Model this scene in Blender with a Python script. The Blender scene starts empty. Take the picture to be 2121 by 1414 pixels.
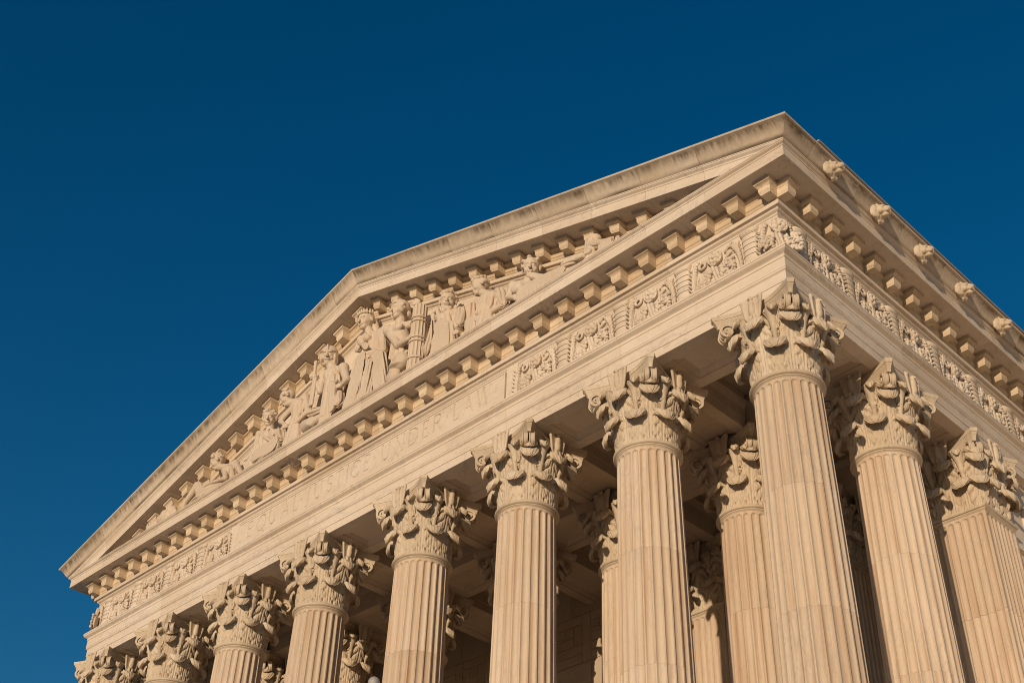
import bpy, bmesh, math, random
import numpy as np
from mathutils import Vector, Matrix

random.seed(7)
rng = np.random.RandomState(7)
R = math.radians
scene = bpy.context.scene
C = scene.collection

# ------------------------------------------------------------------ camera, sky, sun, exposure
Z0 = 21.0                                   # height of the column tops (abacus) above the plaza
cam_d = bpy.data.cameras.new('camera'); cam = bpy.data.objects.new('camera', cam_d); C.objects.link(cam)
scene.camera = cam
cam_d.sensor_width = 36.0; cam_d.lens = 2635.69 / 2121 * 36.0
cam_d.clip_start = 0.1; cam_d.clip_end = 6000
yaw, pitch, roll = -0.8087, 0.6639, 0.0381
d = Vector((math.sin(yaw)*math.cos(pitch), math.cos(yaw)*math.cos(pitch), math.sin(pitch)))
r = d.cross(Vector((0, 0, 1))).normalized(); u = r.cross(d)
r2 = r*math.cos(roll) + u*math.sin(roll); u2 = -r*math.sin(roll) + u*math.cos(roll)
cam.matrix_world = Matrix(((r2.x, u2.x, -d.x, 12.623), (r2.y, u2.y, -d.y, -20.827), (r2.z, u2.z, -d.z, Z0-19.307), (0, 0, 0, 1)))

SUN_AZ, SUN_EL = R(20.8), R(6.0)            # azimuth measured from the facade normal (-Y) towards +X
world = bpy.data.worlds.new('World'); scene.world = world; world.use_nodes = True
wn = world.node_tree; bg = wn.nodes['Background']
sky = wn.nodes.new('ShaderNodeTexSky'); sky.sky_type = 'NISHITA'; sky.sun_disc = False
sky.sun_elevation = SUN_EL; sky.sun_rotation = math.pi - SUN_AZ
sky.altitude = 30; sky.air_density = 1.0; sky.dust_density = 0.5; sky.ozone_density = 3.0
hsv = wn.nodes.new('ShaderNodeHueSaturation'); hsv.inputs['Saturation'].default_value = 1.27; hsv.inputs['Value'].default_value = 1.0   # clear, polarised-looking air
wn.links.new(sky.outputs[0], hsv.inputs['Color']); wn.links.new(hsv.outputs[0], bg.inputs[0]); bg.inputs[1].default_value = 0.112
sun_d = bpy.data.lights.new('sun', 'SUN'); sun = bpy.data.objects.new('sun', sun_d); C.objects.link(sun)
sun_d.energy = 3.5; sun_d.angle = R(0.55); sun_d.color = (1.0, 0.79, 0.56)
sv = Vector((math.sin(SUN_AZ)*math.cos(SUN_EL), -math.cos(SUN_AZ)*math.cos(SUN_EL), math.sin(SUN_EL)))
sun.rotation_euler = (-sv).to_track_quat('-Z', 'Y').to_euler()
sun.location = (20, -60, 30)
vs = scene.view_settings; vs.view_transform = 'Standard'; vs.look = 'None'; vs.gamma = 1; vs.exposure = 0.0
vs.use_curve_mapping = False
scene.render.engine = 'CYCLES'; scene.cycles.filter_width = 1.0
scene.render.resolution_x, scene.render.resolution_y = 1024, 682

# ------------------------------------------------------------------ materials
def marble(name, col, vein=(.42, .36, .30), stretch=(1, 1, 1), veinamt=.35, tint=.10, streak=0.0, streakcol=(.55, .36, .22), grime=0.0, bump=.25, sz=1.0, drips=0.0, mt=.4, folds=0.0):
    m = bpy.data.materials.new(name); m.use_nodes = True
    nt = m.node_tree; N = nt.nodes; L = nt.links
    b = N['Principled BSDF']; b.inputs['Roughness'].default_value = .62
    b.inputs['Specular IOR Level'].default_value = .25
    tc = N.new('ShaderNodeTexCoord'); oi = N.new('ShaderNodeObjectInfo')
    mul = N.new('ShaderNodeVectorMath'); mul.operation = 'SCALE'; mul.inputs[0].default_value = (37.1, 53.7, 71.3)
    L.new(oi.outputs['Random'], mul.inputs['Scale'])
    add = N.new('ShaderNodeVectorMath'); add.operation = 'ADD'
    L.new(tc.outputs['Object'], add.inputs[0]); L.new(mul.outputs[0], add.inputs[1])
    mp = N.new('ShaderNodeMapping'); mp.inputs['Scale'].default_value = stretch
    L.new(add.outputs[0], mp.inputs[0])
    def noise(scale, detail, rough, dist=0, src=mp):
        n = N.new('ShaderNodeTexNoise'); n.inputs['Scale'].default_value = scale; n.inputs['Detail'].default_value = detail
        n.inputs['Roughness'].default_value = rough; n.inputs['Distortion'].default_value = dist
        L.new(src.outputs[0], n.inputs['Vector']); return n
    def ramp(src, a, b_, ca=(0, 0, 0, 1), cb=(1, 1, 1, 1)):
        q = N.new('ShaderNodeValToRGB'); e = q.color_ramp.elements
        e[0].position = a; e[1].position = b_; e[0].color = ca; e[1].color = cb
        L.new(src, q.inputs[0]); return q
    def mix(fac, A, B, mode='MIX'):
        q = N.new('ShaderNodeMix'); q.data_type = 'RGBA'; q.blend_type = mode
        for s, v in ((q.inputs[0], fac), (q.inputs[6], A), (q.inputs[7], B)):
            if hasattr(v, 'is_linked'): L.new(v, s)
            elif isinstance(v, tuple): s.default_value = (*v, 1)
            else: s.default_value = v
        return q.outputs[2]
    # broad tone
    big = noise(.55*sz, 4, .55)
    tone = ramp(big.outputs[0], .3, .72)
    c2 = tuple(min(1, v*w) for v, w in zip(col, (.90, .86, .80)))
    out = mix(tone.outputs[0], c2, col)
    # thin veins
    vn = noise(1.5*sz, 7, .62, 1.6)
    mth = N.new('ShaderNodeMath'); mth.operation = 'SUBTRACT'; mth.inputs[1].default_value = .5; L.new(vn.outputs[0], mth.inputs[0])
    ab = N.new('ShaderNodeMath'); ab.operation = 'ABSOLUTE'; L.new(mth.outputs[0], ab.inputs[0])
    vr = ramp(ab.outputs[0], 0.0, .035, (veinamt,)*3+(1,), (0, 0, 0, 1))
    patch = ramp(noise(.9*sz, 3, .5).outputs[0], .40, .60)
    vm = N.new('ShaderNodeMath'); vm.operation = 'MULTIPLY'; L.new(vr.outputs[0], vm.inputs[0]); L.new(patch.outputs[0], vm.inputs[1])
    out = mix(vm.outputs[0], out, vein)
    # fine grain
    fine = noise(26*sz, 5, .65)
    fr = ramp(fine.outputs[0], .25, .75, (.94, .94, .94, 1), (1.04, 1.04, 1.04, 1))
    mott = ramp(noise(3.7*sz, 6, .68, .9).outputs[0], .28, .68, (1-.22*mt, 1-.25*mt, 1-.29*mt, 1), (1+.05*mt, 1+.05*mt, 1+.05*mt, 1))
    out = mix(1.0, out, mott.outputs[0], 'MULTIPLY')
    out = mix(1.0, out, fr.outputs[0], 'MULTIPLY')
    if streak:
        mp2 = N.new('ShaderNodeMapping'); mp2.inputs['Scale'].default_value = (9, 9, .22); L.new(add.outputs[0], mp2.inputs[0])
        sn = noise(1.0, 5, .6, .4, mp2)
        sr = ramp(sn.outputs[0], .5, .72, (0, 0, 0, 1), (streak,)*3+(1,))
        out = mix(sr.outputs[0], out, streakcol)
    if drips:
        # rain streaks below the lip: strongest at the top of the moulding, broken up along its length
        at = N.new('ShaderNodeAttribute'); at.attribute_name = 'prof'
        mp4 = N.new('ShaderNodeMapping'); mp4.inputs['Scale'].default_value = (7, 2.5, .5); L.new(add.outputs[0], mp4.inputs[0])
        d1 = noise(1.0, 6, .65, .3, mp4); d2 = noise(.45, 3, .5, 0, add)
        top = ramp(at.outputs['Fac'], .25, .72); el = top.color_ramp.elements; q3 = el.new(.80); q3.color = (.9, .9, .9, 1); q4 = el.new(.845); q4.color = (.05, .05, .05, 1); low = ramp(at.outputs['Fac'], .0, .14, (1, 1, 1, 1), (0, 0, 0, 1))
        def m2(a_, b_, op='MULTIPLY'):
            q = N.new('ShaderNodeMath'); q.operation = op; L.new(a_, q.inputs[0]); L.new(b_, q.inputs[1]); return q.outputs[0]
        body = m2(ramp(d1.outputs[0], .32, .60, (.12, .12, .12, 1)).outputs[0], ramp(d2.outputs[0], .34, .56, (.35, .35, .35, 1)).outputs[0])
        f1 = m2(body, top.outputs[0]); f2 = m2(ramp(d2.outputs[0], .45, .65).outputs[0], low.outputs[0])
        fs = m2(f1, f2, 'MAXIMUM')
        gs = N.new('ShaderNodeMath'); gs.operation = 'MULTIPLY'; gs.inputs[1].default_value = drips; L.new(fs, gs.inputs[0])
        out = mix(gs.outputs[0], out, (.13, .095, .06))
    if grime:
        mp3 = N.new('ShaderNodeMapping'); mp3.inputs['Scale'].default_value = (5.5, 5.5, 1.1); L.new(add.outputs[0], mp3.inputs[0])
        g1 = noise(1.3, 6, .7, .8, mp3)
        g2 = noise(.8, 3, .5, 0, mp)
        gm = N.new('ShaderNodeMath'); gm.operation = 'MULTIPLY'
        L.new(ramp(g1.outputs[0], .45, .72).outputs[0], gm.inputs[0]); L.new(ramp(g2.outputs[0], .38, .62, (.25, .25, .25, 1)).outputs[0], gm.inputs[1])
        gs = N.new('ShaderNodeMath'); gs.operation = 'MULTIPLY'; gs.inputs[1].default_value = grime; L.new(gm.outputs[0], gs.inputs[0])
        out = mix(gs.outputs[0], out, (.10, .075, .05))
    # per-object tint
    rr = ramp(oi.outputs['Random'], 0, 1, (1-tint, 1-tint*1.15, 1-tint*1.35, 1), (1, 1, 1, 1))
    out = mix(1.0, out, rr.outputs[0], 'MULTIPLY')
    L.new(out, b.inputs['Base Color'])
    bn = noise(60*sz, 4, .6)
    bp = N.new('ShaderNodeBump'); bp.inputs['Strength'].default_value = bump; bp.inputs['Distance'].default_value = .012
    L.new(bn.outputs[0], bp.inputs['Height']); L.new(bp.outputs[0], b.inputs['Normal'])
    if folds:
        mpf = N.new('ShaderNodeMapping'); mpf.inputs['Scale'].default_value = (9, 9, 1.6); L.new(add.outputs[0], mpf.inputs[0])
        fo = noise(1.0, 4, .6, .7, mpf); b2 = N.new('ShaderNodeBump'); b2.inputs['Strength'].default_value = folds; b2.inputs['Distance'].default_value = .05
        L.new(fo.outputs[0], b2.inputs['Height']); L.new(bp.outputs[0], b2.inputs['Normal']); L.new(b2.outputs[0], b.inputs['Normal'])
    return m

COL = (.67, .585, .49)
M = {}
M['wall'] = marble('marble_entablature', (.715, .62, .52), vein=(.40, .34, .30), stretch=(.6, .6, 1.3), veinamt=.5, tint=.13, mt=.25)
M['shaft'] = marble('marble_shaft', (.64, .525, .41), stretch=(1.6, 1.6, .35), streak=.85, streakcol=(.46, .285, .17), veinamt=.5, tint=.12, mt=.35)
M['cap'] = marble('marble_capital', (.66, .56, .44), veinamt=.2, tint=.14, grime=.3, bump=.5, mt=.5)
M['sima'] = marble('marble_gutter', (.66, .56, .455), veinamt=.2, grime=.25, tint=.12, bump=.4, drips=.95, mt=.6)
M['fig'] = marble('marble_figure', (.66, .55, .44), veinamt=.12, tint=.06, grime=.1, bump=.35, mt=.15, folds=.45)
M['mod'] = marble('marble_modillion', (.72, .60, .46), vein=(.42, .28, .15), stretch=(.7, .7, 4.5), veinamt=.7, tint=.2)
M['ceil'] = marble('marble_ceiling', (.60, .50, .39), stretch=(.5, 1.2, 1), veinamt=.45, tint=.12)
M['pave'] = marble('plaza_stone', (.76, .68, .57), veinamt=.1, tint=.0)
def plain(name, col, rough=.5, metal=0):
    m = bpy.data.materials.new(name); m.use_nodes = True
    N = m.node_tree.nodes; L = m.node_tree.links; b = N['Principled BSDF']
    b.inputs['Roughness'].default_value = rough; b.inputs['Metallic'].default_value = metal
    n = N.new('ShaderNodeTexNoise'); n.inputs['Scale'].default_value = 9; n.inputs['Detail'].default_value = 5
    q = N.new('ShaderNodeValToRGB'); q.color_ramp.elements[0].color = (*[v*.75 for v in col], 1); q.color_ramp.elements[1].color = (*col, 1)
    q.color_ramp.elements[0].position = .3; q.color_ramp.elements[1].position = .7
    L.new(n.outputs[0], q.inputs[0]); L.new(q.outputs[0], b.inputs['Base Color']); return m
M['lead'] = plain('gutter_metal', (.50, .45, .40), .5, .2)
M['dark'] = plain('dark_bronze', (.06, .05, .045), .5, .6)
M['pole'] = plain('weathered_zinc', (.38, .35, .32), .6, .1)
M['grass'] = plain('far_ground', (.16, .15, .11), .9)

# ------------------------------------------------------------------ helpers
def finish(me, mat, ang):
    if mat: me.materials.append(mat)
    if ang is not None:
        me.polygons.foreach_set('use_smooth', [True]*len(me.polygons))
        me.set_sharp_from_angle(angle=R(ang))
    me.update()
def mesh(name, verts, faces, mat=None, ang=None, fixn=False):
    me = bpy.data.meshes.new(name)
    if isinstance(verts, np.ndarray): verts = verts.tolist()
    if isinstance(faces, np.ndarray): faces = faces.tolist()
    me.from_pydata(verts, [], faces)
    if fixn:
        bm = bmesh.new(); bm.from_mesh(me); bmesh.ops.recalc_face_normals(bm, faces=bm.faces); bm.to_mesh(me); bm.free()
    finish(me, mat, ang)
    return me
def obj(name, me, parent=None, loc=(0, 0, 0), rotz=0.0, label=None, mat4=None):
    o = bpy.data.objects.new(name, me); C.objects.link(o)
    o.location = loc; o.rotation_euler = (0, 0, rotz)
    if mat4 is not None: o.matrix_local = mat4
    if parent is not None: o.parent = parent
    if label: o['label'] = label
    return o
def thing(name, label, cat, loc=(0, 0, 0), group=None, rotz=0.0, me=None):
    o = obj(name, me, None, loc, rotz)
    o['label'] = label; o['category'] = cat
    if group: o['group'] = group
    return o
def struct(name, me, loc=(0, 0, 0)):
    o = obj(name, me, None, loc); o['kind'] = 'structure'; return o
class MB:
    def __init__(s): s.v = []; s.f = []
    def add(s, v, f):
        n = len(s.v); s.v += [tuple(map(float, p)) for p in v]; s.f += [[i+n for i in q] for q in f]
    def box(s, x0, x1, y0, y1, z0, z1):
        s.add([(x0, y0, z0), (x1, y0, z0), (x1, y1, z0), (x0, y1, z0), (x0, y0, z1), (x1, y0, z1), (x1, y1, z1), (x0, y1, z1)],
              [(0, 3, 2, 1), (4, 5, 6, 7), (0, 1, 5, 4), (1, 2, 6, 5), (2, 3, 7, 6), (3, 0, 4, 7)])
    def rings(s, rs, close=True, cap0=True, cap1=True):
        n = len(rs[0]); base = len(s.v); f = []
        for q in rs: s.v += [tuple(map(float, p)) for p in q]
        for i in range(len(rs)-1):
            for j in range(n if close else n-1):
                k = (j+1) % n; a = base+i*n
                f.append([a+j, a+k, a+n+k, a+n+j])
        if cap0: f.append([base+j for j in range(n)][::-1])
        if cap1: f.append([base+(len(rs)-1)*n+j for j in range(n)])
        s.f += f
    def tube(s, pts, rad, n=8):
        pts = [Vector(p) for p in pts]; rs = []
        up = Vector((0, 0, 1))
        for i, p in enumerate(pts):
            t = (pts[min(i+1, len(pts)-1)] - pts[max(i-1, 0)]).normalized()
            a = t.cross(up); a = a.normalized() if a.length > 1e-3 else Vector((1, 0, 0))
            b = t.cross(a); q = rad[i] if isinstance(rad, (list, tuple)) else rad
            rs.append([p + (a*math.cos(w)+b*math.sin(w))*q for w in np.linspace(0, 2*math.pi, n, endpoint=False)])
        s.rings(rs)
    def mesh(s, name, mat, ang=35, fixn=True): return mesh(name, s.v, s.f, mat, ang, fixn)
def lathe(prof, n=48):
    mb = MB()
    mb.rings([[(q*math.cos(a), q*math.sin(a), z) for a in np.linspace(0, 2*math.pi, n, endpoint=False)] for q, z in prof])
    return mb
def cyma(q0, z0, q1, z1, n=8):
    return [(q0+(q1-q0)*t, z0+(z1-z0)*(3*t*t-2*t*t*t)) for t in np.linspace(0, 1, n+1)]
def cav(q0, z0, q1, z1, n=6):
    # quarter hollow: upright at the foot, overhanging at the top
    return [(q0+(q1-q0)*(1-math.cos(t*math.pi/2)), z0+(z1-z0)*math.sin(t*math.pi/2)) for t in np.linspace(0, 1, n+1)]
def cyrev(q0, z0, q1, z1, n=10):
    # steep S: upright lip, overhanging middle, upright foot
    o = []
    for t in np.linspace(0, 1, n+1):
        s = min(1, max(0, (t-.2)/.6)); o.append((q0+(q1-q0)*(3*s*s-2*s**3), z0+(z1-z0)*t))
    return o
def ogee(q0, z0, q1, z1, n=6):
    return [(q0+(q1-q0)*(3*t*t-2*t*t*t), z0+(z1-z0)*t) for t in np.linspace(0, 1, n+1)]

# ---- signed-distance modelling for sculpture: union of soft primitives, polygonised by surface nets
def rotm(yaw, pitch=0, rol=0):
    # head frame: columns right, forward, up ; yaw 0 looks along -Y, positive towards +X
    f = np.array([math.sin(yaw)*math.cos(pitch), -math.cos(yaw)*math.cos(pitch), math.sin(pitch)])
    rt = np.array([-math.cos(yaw), -math.sin(yaw), 0.])
    up = np.cross(rt, f)
    if up[2] < 0: rt = -rt; up = -up
    return np.stack([rt, f, up], 1)
def head_prims(c, yaw, pitch, H, style):
    Rm = rotm(R(yaw), R(pitch)); c = np.array(c)
    def P(x, y, z): return c + Rm @ (np.array([x, y, z-.5])*H)
    out = []
    def E(x, y, z, a, b, e, sub=False): out.append(('S' if sub else 'E', P(x, y, z), (a*H, b*H, e*H), Rm))
    E(0, -.06, .62, .35, .42, .37); E(0, .07, .42, .29, .31, .38); E(0, .2, .13, .17, .16, .13)
    E(0, .30, .585, .24, .12, .055)
    for s in (-1, 1):
        E(s*.17, .2, .34, .11, .13, .12); E(s*.36, -.05, .47, .05, .09, .13)
    for s in (-1, 1):
        E(s*.13, .40, .505, .085, .085, .06, True)
    for s in (-1, 1): E(s*.13, .30, .50, .07, .07, .05)
    out.append(('c', P(0, .34, .55), P(0, .47, .375), .045*H, .075*H))
    E(0, .37, .225, .12, .06, .05); E(0, .45, .235, .12, .07, .014, True)
    rs = np.random.RandomState(int(abs(c[0])*100))
    if style in ('short', 'beard', 'crown'):
        for i in range(26):
            a = rs.uniform(-2.5, 2.5); z = rs.uniform(.5, .98)
            q = math.sqrt(max(0, 1-((z-.62)/.40)**2))
            if math.cos(a) > .55 and z < .82: continue
            E(math.sin(a)*.36*q, -.06+math.cos(a)*.43*q, z, .11, .11, .08)
    if style == 'beard':
        for i in range(12):
            a = rs.uniform(-1.1, 1.1); E(math.sin(a)*.24, .08+math.cos(a)*.2, rs.uniform(-.04, .22), .09, .09, .12)
        E(0, .40, .27, .17, .07, .04)
    if style == 'crown':
        for i in range(11):
            a = -1.7+3.4*i/10
            out.append(('c', P(math.sin(a)*.37, -.05+math.cos(a)*.43, .80), P(math.sin(a)*.38, -.05+math.cos(a)*.45, .98), .06*H, .03*H))
        E(0, -.38, .35, .26, .2, .34)
    if style == 'helmet':
        E(0, -.08, .66, .41, .48, .42)
        E(0, .30, .72, .3, .18, .05); E(0, -.35, .3, .3, .22, .22)
        for s in (-1, 1): E(s*.37, .12, .36, .06, .14, .2); E(s*.42, .02, .62, .06, .1, .1)
        out.append(('c', P(0, .3, 1.02), P(0, -.5, .85), .06*H, .06*H))
    if style == 'coif':
        E(0, -.08, .66, .42, .46, .43); E(0, .06, .66, .44, .40, .05)
        for s in (-1, 1): E(s*.34, .0, .36, .1, .26, .3)
        E(0, .02, .05, .32, .3, .14); E(0, .36, .76, .07, .08, .26)
        E(0, .36, .46, .24, .12, .24, True)
        E(0, .16, .44, .26, .25, .3)
        out.append(('c', P(0, .36, .54), P(0, .48, .375), .045*H, .075*H)); E(0, .38, .225, .12, .05, .04)
        E(0, .36, .6, .22, .1, .05)
    return out
def hand_prims(c, s, q):
    out = [('e', c, (q*.75, q*.55, q*.8))]
    for i in range(4):
        z = c[2] + q*(.55-.37*i)
        out.append(('c', (c[0]+s*q*.3, c[1]-q*.35, z), (c[0]+s*q*1.1, c[1]-q*.65, z-.08*q), q*.2, q*.17))
        out.append(('c', (c[0]+s*q*1.1, c[1]-q*.65, z-.08*q), (c[0]+s*q*1.0, c[1]-q*.2, z-.3*q), q*.17, q*.13))
    out.append(('c', (c[0], c[1]-q*.3, c[2]+q*.7), (c[0]+s*q*.6, c[1]-q*.7, c[2]+q*.95), q*.22, q*.16))
    return out
def sdf(prims, h=.025, k=.06, ymin=None):
    P = []
    for p in prims:
        if p[0] == 'h': P += head_prims(*p[1:])
        elif p[0] == 'f': P += hand_prims(*p[1:])
        else: P.append(p)
    bb = []
    for p in P:
        if p[0] in 'cd': m = max(p[3], p[4])+.06; lo = np.minimum(p[1], p[2])-m; hi = np.maximum(p[1], p[2])+m
        elif p[0] == 'e' or p[0] == 'b': q = np.array(p[2])+.08; lo = np.array(p[1])-q; hi = np.array(p[1])+q
        elif p[0] == 't': q = p[2]+p[3]+.06; lo = np.array(p[1])-q; hi = np.array(p[1])+q
        else: q = max(p[2])+.08; lo = np.array(p[1])-q; hi = np.array(p[1])+q
        bb.append((np.array(lo, float), np.array(hi, float)))
    lo = np.min([b[0] for b, p in zip(bb, P) if p[0] != 'S'], 0) - 2*h; hi = np.max([b[1] for b, p in zip(bb, P) if p[0] != 'S'], 0) + 2*h
    n = np.ceil((hi-lo)/h).astype(int)+1
    F = np.full(n, 1.0, np.float32)
    ax = [lo[i]+h*np.arange(n[i]) for i in range(3)]
    for p, (a, b) in zip(P, bb):
        i0 = np.clip(((a-lo)/h).astype(int), 0, n-1); i1 = np.clip(np.ceil((b-lo)/h).astype(int)+1, 1, n)
        sl = tuple(slice(i0[i], i1[i]) for i in range(3))
        X, Y, Z = np.meshgrid(*[ax[i][sl[i]] for i in range(3)], indexing='ij', sparse=True)
        t = p[0]
        if t in 'cd':
            A = np.array(p[1], float); B = np.array(p[2], float); D = B-A; L2 = max(D@D, 1e-9)
            x, y, z = X-A[0], Y-A[1], Z-A[2]
            w = np.clip((x*D[0]+y*D[1]+z*D[2])/L2, 0, 1)
            x, y, z = x-D[0]*w, y-D[1]*w, z-D[2]*w
            dd = np.sqrt(x*x+y*y+z*z) - (p[3]+(p[4]-p[3])*w)
            if t == 'd':
                T = D/math.sqrt(L2); e1 = np.cross(T, (0.3, 1, .2)); e1 /= np.linalg.norm(e1); e2 = np.cross(T, e1)
                th = np.arctan2(x*e2[0]+y*e2[1]+z*e2[2], x*e1[0]+y*e1[1]+z*e1[2])
                ph = p[5]*th + 2.5*w*math.sin(p[3]*40) + 1.2*np.sin(2*th+3*w)
                dd = dd - p[6]*1.25*(np.abs(np.cos(ph*.5))*2-1) - p[6]*.55*(np.abs(np.cos(ph*1.15+1.7*w))*2-1)
        elif t == 'e':
            q = p[2]; x, y, z = (X-p[1][0])/q[0], (Y-p[1][1])/q[1], (Z-p[1][2])/q[2]
            g = np.sqrt(x*x+y*y+z*z); dd = (g-1)*min(q)*.5+(g-1)*(sum(q)/3)*.5
        elif t in 'ES':
            q = p[2]; Rm = p[3]; x, y, z = X-p[1][0], Y-p[1][1], Z-p[1][2]
            a_ = (x*Rm[0, 0]+y*Rm[1, 0]+z*Rm[2, 0])/q[0]; b_ = (x*Rm[0, 1]+y*Rm[1, 1]+z*Rm[2, 1])/q[1]; c_ = (x*Rm[0, 2]+y*Rm[1, 2]+z*Rm[2, 2])/q[2]
            g = np.sqrt(a_*a_+b_*b_+c_*c_); dd = (g-1)*min(q)*.6+(g-1)*(sum(q)/3)*.4
        elif t == 'b':
            q = p[2]; rd = p[3]
            x, y, z = np.abs(X-p[1][0])-q[0]+rd, np.abs(Y-p[1][1])-q[1]+rd, np.abs(Z-p[1][2])-q[2]+rd
            dd = np.sqrt(np.maximum(x, 0)**2+np.maximum(y, 0)**2+np.maximum(z, 0)**2)+np.minimum(np.maximum(np.maximum(x, y), z), 0)-rd
        elif t == 't':
            x, y, z = X-p[1][0], Y-p[1][1], Z-p[1][2]
            dd = np.sqrt((np.sqrt(x*x+z*z)-p[2])**2+y*y)-p[3]
        f = F[sl]
        kk = k if t in 'cde' else (.02 if t != 'b' else .03)
        if t == 'S':
            dd = -dd; hh = np.maximum(kk-np.abs(f-dd), 0)/kk; F[sl] = np.maximum(f, dd)+hh*hh*kk*.25
        else:
            hh = np.maximum(kk-np.abs(f-dd), 0)/kk; F[sl] = np.minimum(f, dd)-hh*hh*kk*.25
    if ymin is not None: F = np.maximum(F, (ymin-ax[1])[None, :, None]).astype(np.float32)
    return nets(F, lo, h)
def nets(F, lo, h):
    n = np.array(F.shape); inside = F < 0
    cn = n-1; acc = np.zeros((*cn, 3), np.float32); cnt = np.zeros(cn, np.float32)
    def sub(dx, dy, dz): return F[dx:dx+cn[0], dy:dy+cn[1], dz:dz+cn[2]]
    for axis in range(3):
        o = [a for a in range(3) if a != axis]
        for i in (0, 1):
            for j in (0, 1):
                d0 = [0, 0, 0]; d0[o[0]] = i; d0[o[1]] = j; d1 = list(d0); d1[axis] = 1
                a = sub(*d0); b = sub(*d1); m = (a < 0) != (b < 0)
                t = np.where(m, a/np.where(m, a-b, 1), 0)
                for c in range(3):
                    acc[..., c] += np.where(m, t if c == axis else d0[c], 0)
                cnt += m
    act = cnt > 0; idx = -np.ones(cn, int); idx[act] = np.arange(act.sum())
    ci = np.argwhere(act); v = (ci + acc[act]/cnt[act][:, None])*h + lo
    faces = []
    for axis in range(3):
        a = np.moveaxis(inside, axis, 0); m = a[:-1] != a[1:]
        # edges with all four neighbouring cells
        ids = np.moveaxis(idx, axis, 0)
        q = m[:, 1:-1, 1:-1]; w = np.argwhere(q); s = a[:-1][:, 1:-1, 1:-1][q]
        i, j, k = w[:, 0], w[:, 1]+1, w[:, 2]+1
        quad = np.stack([ids[i, j-1, k-1], ids[i, j, k-1], ids[i, j, k], ids[i, j-1, k]], 1)
        flip = s if axis != 1 else ~s
        quad[~flip] = quad[~flip][:, ::-1]
        faces.append(quad)
    f = np.concatenate(faces); f = f[(f >= 0).all(1)]
    return v, f
# ------------------------------------------------------------------ layout (metres, measured from the corner column's axis)
XS = [0, -4.158, -8.358, -12.558, -17.219, -21.419, -25.619, -29.777]   # column axes of the front row
WW = XS[-1]; XM = WW/2
S2 = 4.12                                                            # depth between rows
SL = 0.3082                                                          # slope of the pediment
FL = 6.0                                                             # porch floor height
YE = 24.0                                                            # side entablature runs back to here

# ---- ground, plaza, steps
def sheet(name, x0, x1, y0, y1, z, mat):
    return struct(name, mesh(name, [(x0, y0, z), (x1, y0, z), (x1, y1, z), (x0, y1, z)], [(0, 1, 2, 3)], mat))
sheet('ground', -3000, 3000, -3000, 3000, 0.0, M['grass'])
sheet('plaza', -75, 60, -110, 30, 0.004, M['pave'])
mb = MB()
for i in range(36):
    mb.box(WW-2.6, 2.6, -2.3-.3*(36-i), 2, i*FL/36+.005, (i+1)*FL/36 - (.002 if i < 35 else 0))
struct('steps', mb.mesh('steps', M['pave'], None))
mb = MB(); mb.box(WW-2.6, 2.6, 2.001, 60, .01, FL); struct('porch_floor', mb.mesh('porch_floor', M['pave'], None))

HALL = thing('marble_portico_building', 'pale marble classical portico with pediment, carved frieze and inscription', 'building')

def block(name, poly, ta, tb, mode, mat, parent, ang=30, label=None):
    def pos(t, q, z):
        if mode == 'F': return (t, -q, z+Z0)
        if mode == 'S': return (q, t, z+Z0)
        if mode == 'L': return (WW-q, t, z+Z0)
        zz = z + SL*(max(q, 1.81)-t) + Z0
        if mode == 'RR': return (t, -q+.004, zz)
        return (WW-t, -q+.004, zz)
    a = [pos(ta(q), q, z) for q, z in poly]; b = [pos(tb(q), q, z) for q, z in poly]
    n = len(poly)
    f = [[i, (i+1) % n, n+(i+1) % n, n+i] for i in range(n)] + [list(range(n)), list(range(n, 2*n))]
    me = mesh(name, a+b, f, mat, ang, True)
    if 'gutter' in name:
        at = me.attributes.new('prof', 'FLOAT', 'POINT'); at.data.foreach_set('value', [min(1, max(0, (z-3.489)/.371)) for q, z in poly]*2)
    return obj(name, me, parent, label=label)
def run(name, poly, mode, joints, A, B, mat, gap=.006, parent=None):
    out = []; ends = [A] + list(joints) + [B]
    for i in range(len(ends)-1):
        a, b = ends[i], ends[i+1]
        fa = a if callable(a) else (lambda q, a=a: a+gap/2)
        fb = b if callable(b) else (lambda q, b=b: b-gap/2)
        out.append(block(name, poly, fa, fb, mode, mat, parent or HALL))
    return out
mr = lambda q: q            # right mitre on the front
ml = lambda q: WW-q         # left mitre on the front
ms = lambda q: -q           # front mitre on the sides

# ---- architrave: three fasciae, bead and crowning cyma, panelled soffit
SOFF = [(-.875, 0), (-.54, 0), (-.54, .018)] + ogee(-.52, .02, -.35, .075, 4) + [(-.33, .09), (.33, .09)] + ogee(.35, .075, .52, .02, 4)[::1] + [(.54, .018), (.54, 0)]
ARCH = [(.875, 0), (.875, .245), (.895, .25), (.897, .50)] + cyrev(.902, .505, .945, .575, 8) + [(.94, .605), (.95, .607), (.95, .893), (.966, .896), (.966, .925)] \
     + cyrev(.968, .93, 1.085, 1.09, 12) + [(1.10, 1.095), (1.10, 1.155), (-.95, 1.155), (-.95, .8), (-.90, .72), (-.895, .35), (-.875, .345)]
JA = sorted(XS[1:-1])
run('architrave_block', SOFF+ARCH, 'F', JA, ml, mr, M['wall'])
run('architrave_block', SOFF+ARCH, 'S', [S2, 2*S2, 12.4, 16.5, 20.5], ms, YE, M['wall'])
run('architrave_block', SOFF+ARCH, 'L', [S2, 2*S2], ms, 12.0, M['wall'])
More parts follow.
